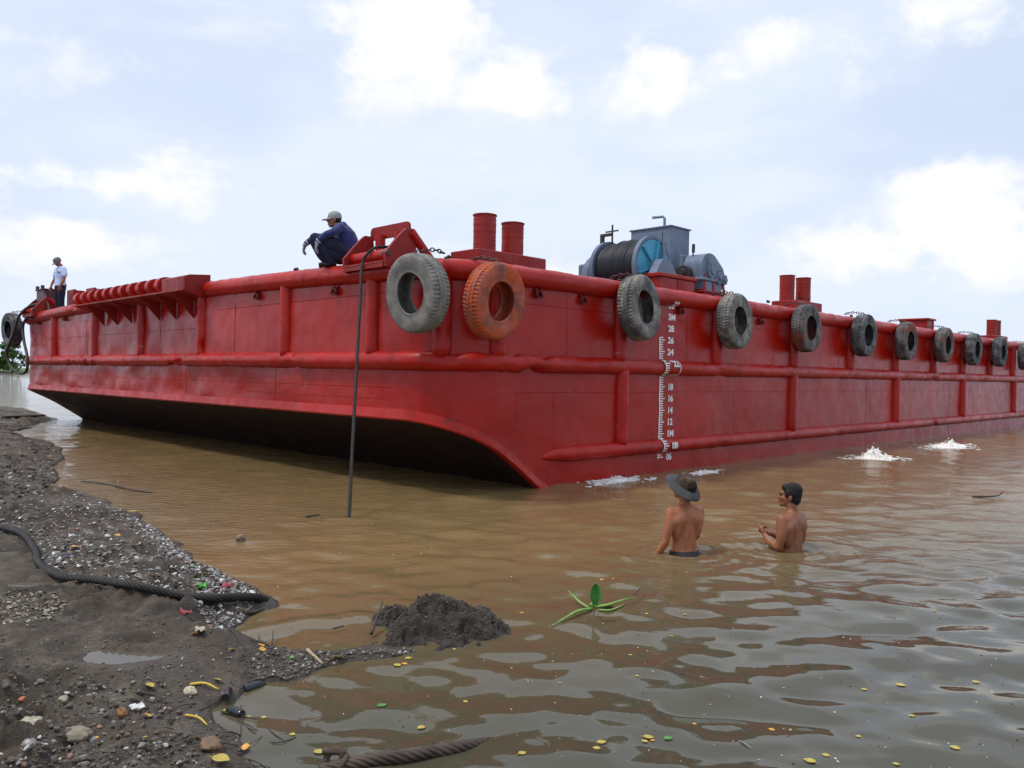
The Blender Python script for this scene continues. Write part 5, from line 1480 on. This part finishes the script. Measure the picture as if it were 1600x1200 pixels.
LB = {0: ('small yellow fallen leaf floating alone on the open brown water', 'yellow leaves floating on the open water'), 1: ('yellow leaf floating at the edge of the low mud ridge', 'leaves floating by the mud ridge'), 2: ('yellow and green leaf at the upper waterline beyond the gravel', None),
 3: ('fallen yellow or orange leaf lying on the muddy bank', 'yellow leaves lying on the bank'), 4: ('green leaf at the bottom of the bank by the shallow water', None), 5: ('yellow leaf floating in the shallows beside the black bottles', 'leaves floating in the shallows'), 6: ('leaf lying on the narrow mud spit', 'leaves on the mud spit'), 7: ('green leaf floating in the near water', 'green leaves floating in the near water'), 8: ('small green leaf on the gravel near the wire rope', 'green leaves on the gravel')}
for i, (px, py, ln, mk, wt, lb) in enumerate(LV):
    o = L0 if i == 0 else L0.copy()
    if i: COL.objects.link(o)
    p = gpt(px, py, .0) if wt else on_ground(px, py)
    if wt: p.z = wz_at(p)
    dist = (p - CAM).length; s = ln / F_PX * dist / .05 * (.64 if wt else .75)
    o.location = p + V((0, 0, .0015 if wt else .010)); o.scale = (s, s, s * (.45 if wt else .9))
    o.rotation_euler = (rnd.uniform(-.05, .05) if wt else rnd.uniform(-.5, .5), rnd.uniform(-.04, .04) if wt else rnd.uniform(-.3, .3), rnd.uniform(-.9, .9) + (pi if rnd.random() < .5 else 0))
    o.material_slots[0].link = 'OBJECT'; o.material_slots[0].material = {'y': LEAF_Y, 'o': LEAF_O, 'g': LEAF_G}[mk]
    tag(o, LB[lb][0], 'leaf', LB[lb][1])

# ------------------------------------------------------------------ water hyacinth
HY = simple('hyacinth_stalk_green', (.11, .24, .035), (.20, .34, .07), 18, .45, .003, 50)
HYL = simple('hyacinth_leaf_green', (.05, .20, .03), (.08, .28, .05), 18, .35, .003, 50)
c = gpt(930, 950); hy = empty('water_hyacinth', c); tag(hy, 'green uprooted water hyacinth floating right of the mud mound', 'water plant')
def hp(px, py, z): return gpt(px, py, z) - c
for P, r in (([hp(925, 951, .02), hp(903, 955, .035), hp(884, 965, .03), hp(862, 978, .005)], .0105), ([hp(932, 948, .02), hp(950, 945, .04), hp(972, 938, .045), hp(992, 933, .05)], .009), ([hp(920, 950, .02), hp(905, 940, .045), hp(893, 928, .06), hp(888, 923, .07)], .0085), ([hp(935, 953, .015), hp(955, 953, .02), hp(975, 944, .02)], .007)):
    mb = MB(); Q = smooth_path(P, .015); n = len(Q); mb.tube(Q, [r * (.7 + .5 * sin(pi * min(1, .15 + i / n))) * (1 - .45 * i / n) for i in range(n)], 10); mb.build('stalk', HY, hy, angle=180)
mb = MB(); Q = smooth_path([hp(929, 950, .02), hp(929, 948, .07), hp(930, 946, .11)], .012); mb.tube(Q, .006, 8); mb.build('leaf_stalk', HY, hy, angle=180)
mb = MB(); base = hp(930, 946, .105); rows = []
for i in range(13):
    t = i / 12; wv = .038 * (sin(pi * (t * .9 + .06)) ** .7); rows.append([base + V((wv * j, .012 * (1 - j * j) - .02 * abs(j) * abs(j), (.15 * t))) for j in (-1, -.6, -.2, .2, .6, 1)])
mb.grid(rows); o = mb.build('leaf', HYL, hy, angle=180); s = o.modifiers.new('t', 'SOLIDIFY'); s.thickness = .002
mb = MB(); mb.ell(hp(925, 945, .03), (.018, .014, .018)); mb.build('bulb', HY, hy)
mb = MB()
for k in range(26):
    a = rnd.uniform(0, 6.28); l = rnd.uniform(.03, .09); p0 = hp(945, 950, .01); mb.tube([p0 + V((rnd.uniform(-.03, .06), rnd.uniform(-.03, .03), 0)), p0 + V((cos(a) * l * .6, sin(a) * l * .4, .02)), p0 + V((cos(a) * l, sin(a) * l * .7, .002))], .0018, 5)
mb.build('roots', WOOD, hy, angle=180)
mb = MB(); mb.tube(smooth_path([hp(985, 936, .04), hp(995, 925, .06), hp(1002, 918, .07)], .02), .004, 6); mb.build('dead_stalk', WOOD, hy, angle=180)

# ------------------------------------------------------------------ puddles
PUD = water_mat('puddle_water', (.10, .08, .06), (.08, .065, .05))
for p, a, b in pud:
    mb = MB(); n = 64; zl = p.z - .006; row = []
    vs = [V((p.x, p.y, zl))]
    for k in range(n):
        t = 2 * pi * k / n; e = 1.35 + .3 * mnoise.fractal(V((cos(t) * 1.5, sin(t) * 1.5, p.x)), 1, 2, 3); vs.append(V((p.x + a * e * cos(t), p.y + b * e * sin(t), zl)))
    mb.add(vs, [(0, 1 + k, 1 + (k + 1) % n) for k in range(n)]); o = mb.build('puddle', PUD, None); tag(o, kind='structure')

# ------------------------------------------------------------------ far bank and trees
FARG = simple('far_bank_grass', (.05, .09, .025), (.09, .12, .04), .4, .9, .05, 2)
mb = MB(); rows = []
for i in range(60):
    x = -420 + i * 8; w_ = 6 * mnoise.noise(V((x * .02, 0, 0)))
    rows.append([V((x, 186 + w_ + k * 9, [-.8, .5, .9, 1.1, 1.2, 1.2][k])) for k in range(6)])
mb.grid(rows); fb = mb.build('far_bank', FARG, None, angle=180); tag(fb, kind='structure')
def leafmat(name, c1, c2):
    m, t, b = mat(name); a = t.node('ShaderNodeAttribute', attribute_name='tint').outputs['Color']
    P = t.node('ShaderNodeNewGeometry').outputs['Position']; n = t.noise(P, .8, 4, .6)
    setin(t, b, col=t.mix(t.ramp(n, .35, .65), c1, c2), rough=.6, spec=.3); return m
TL = [leafmat('mangrove_foliage', (.025, .065, .012), (.055, .12, .02)), leafmat('bush_foliage', (.035, .095, .014), (.075, .16, .028))]
BARK = simple('tree_bark', (.07, .055, .04), (.12, .10, .08), 3, .9, .03, 8)
def tree(seed, H, Wd):
    rr = random.Random(seed); root = empty('tree')
    mb = MB(); mb.tube([V((0, 0, -.3)), V((.1, 0, H * .3)), V((-.1, .1, H * .7))], [.28, .2, .08], 10)
    for k in range(7):
        a = rr.uniform(0, 6.28); z = H * rr.uniform(.15, .5); mb.tube([V((0, 0, z)), V((cos(a) * Wd * .25, sin(a) * Wd * .25, z + H * .15)), V((cos(a) * Wd * .45, sin(a) * Wd * .45, z + H * .28))], [.12, .08, .03], 7)
    mb.build('trunk', BARK, root, angle=60)
    mb = MB(); cl_ = []
    for k in range(30):
        a = rr.uniform(0, 6.28); z = rr.uniform(.12, .95); r = Wd * .5 * sqrt(rr.random()) * (1 - max(0, z - .5) * 1.1); cl_.append((V((cos(a) * r, sin(a) * r, z * H)), rr.uniform(.10, .20) * Wd))
    for k in range(3400):
        c_, s_ = rr.choice(cl_); d = V((rr.gauss(0, 1), rr.gauss(0, 1), rr.gauss(0, .75))).normalized() * s_ * rr.uniform(.6, 1.05); p = c_ + d
        R = Euler((rr.uniform(0, 6), rr.uniform(0, 6), rr.uniform(0, 6))).to_matrix(); l = rr.uniform(.20, .48)
        mb.add([p + R @ V((-l, 0, 0)), p + R @ V((0, l * .5, .03)), p + R @ V((l, 0, 0)), p + R @ V((0, -l * .5, .03))], [(0, 1, 2, 3)])
    mb.build('crown', TL[seed % 2], root, smooth=False, fix=False); return root
T = [tree(1, 7.5, 6.5), tree(2, 5.0, 5.5), tree(3, 8.5, 7)]
TP = [(-138, 192, 0, 1.0, 'tall dense green tree on the far bank at the left edge, farther from the barge'), (-132.5, 190, 2, .72, 'tall green tree on the far bank standing close beside the barge bow'), (-129, 188, 1, .9, 'low light green bush on the far bank touching the barge bow'), (-124, 190, 0, .9, 'dense green tree on the far bank half hidden by the barge bow'),
      (-134.5, 187, 1, .75, 'low light green bush in front of the tall trees on the far bank'), (-119, 191, 2, .8, 'green tree on the far bank behind the bow corner'), (-144, 191, 2, .85, 'tall green tree on the far bank beyond the left edge')]
used = set()
for x, y, k, s, lab in TP:
    o = T[k] if k not in used else copy_tree(T[k]); used.add(k)
    o.location = (x, y, .4); o.scale = (s, s, s); o.rotation_euler = (0, 0, rnd.uniform(0, 6)); tag(o, lab, 'tree', 'trees on the far bank')

# ------------------------------------------------------------------ render settings
sc.render.engine = 'CYCLES'
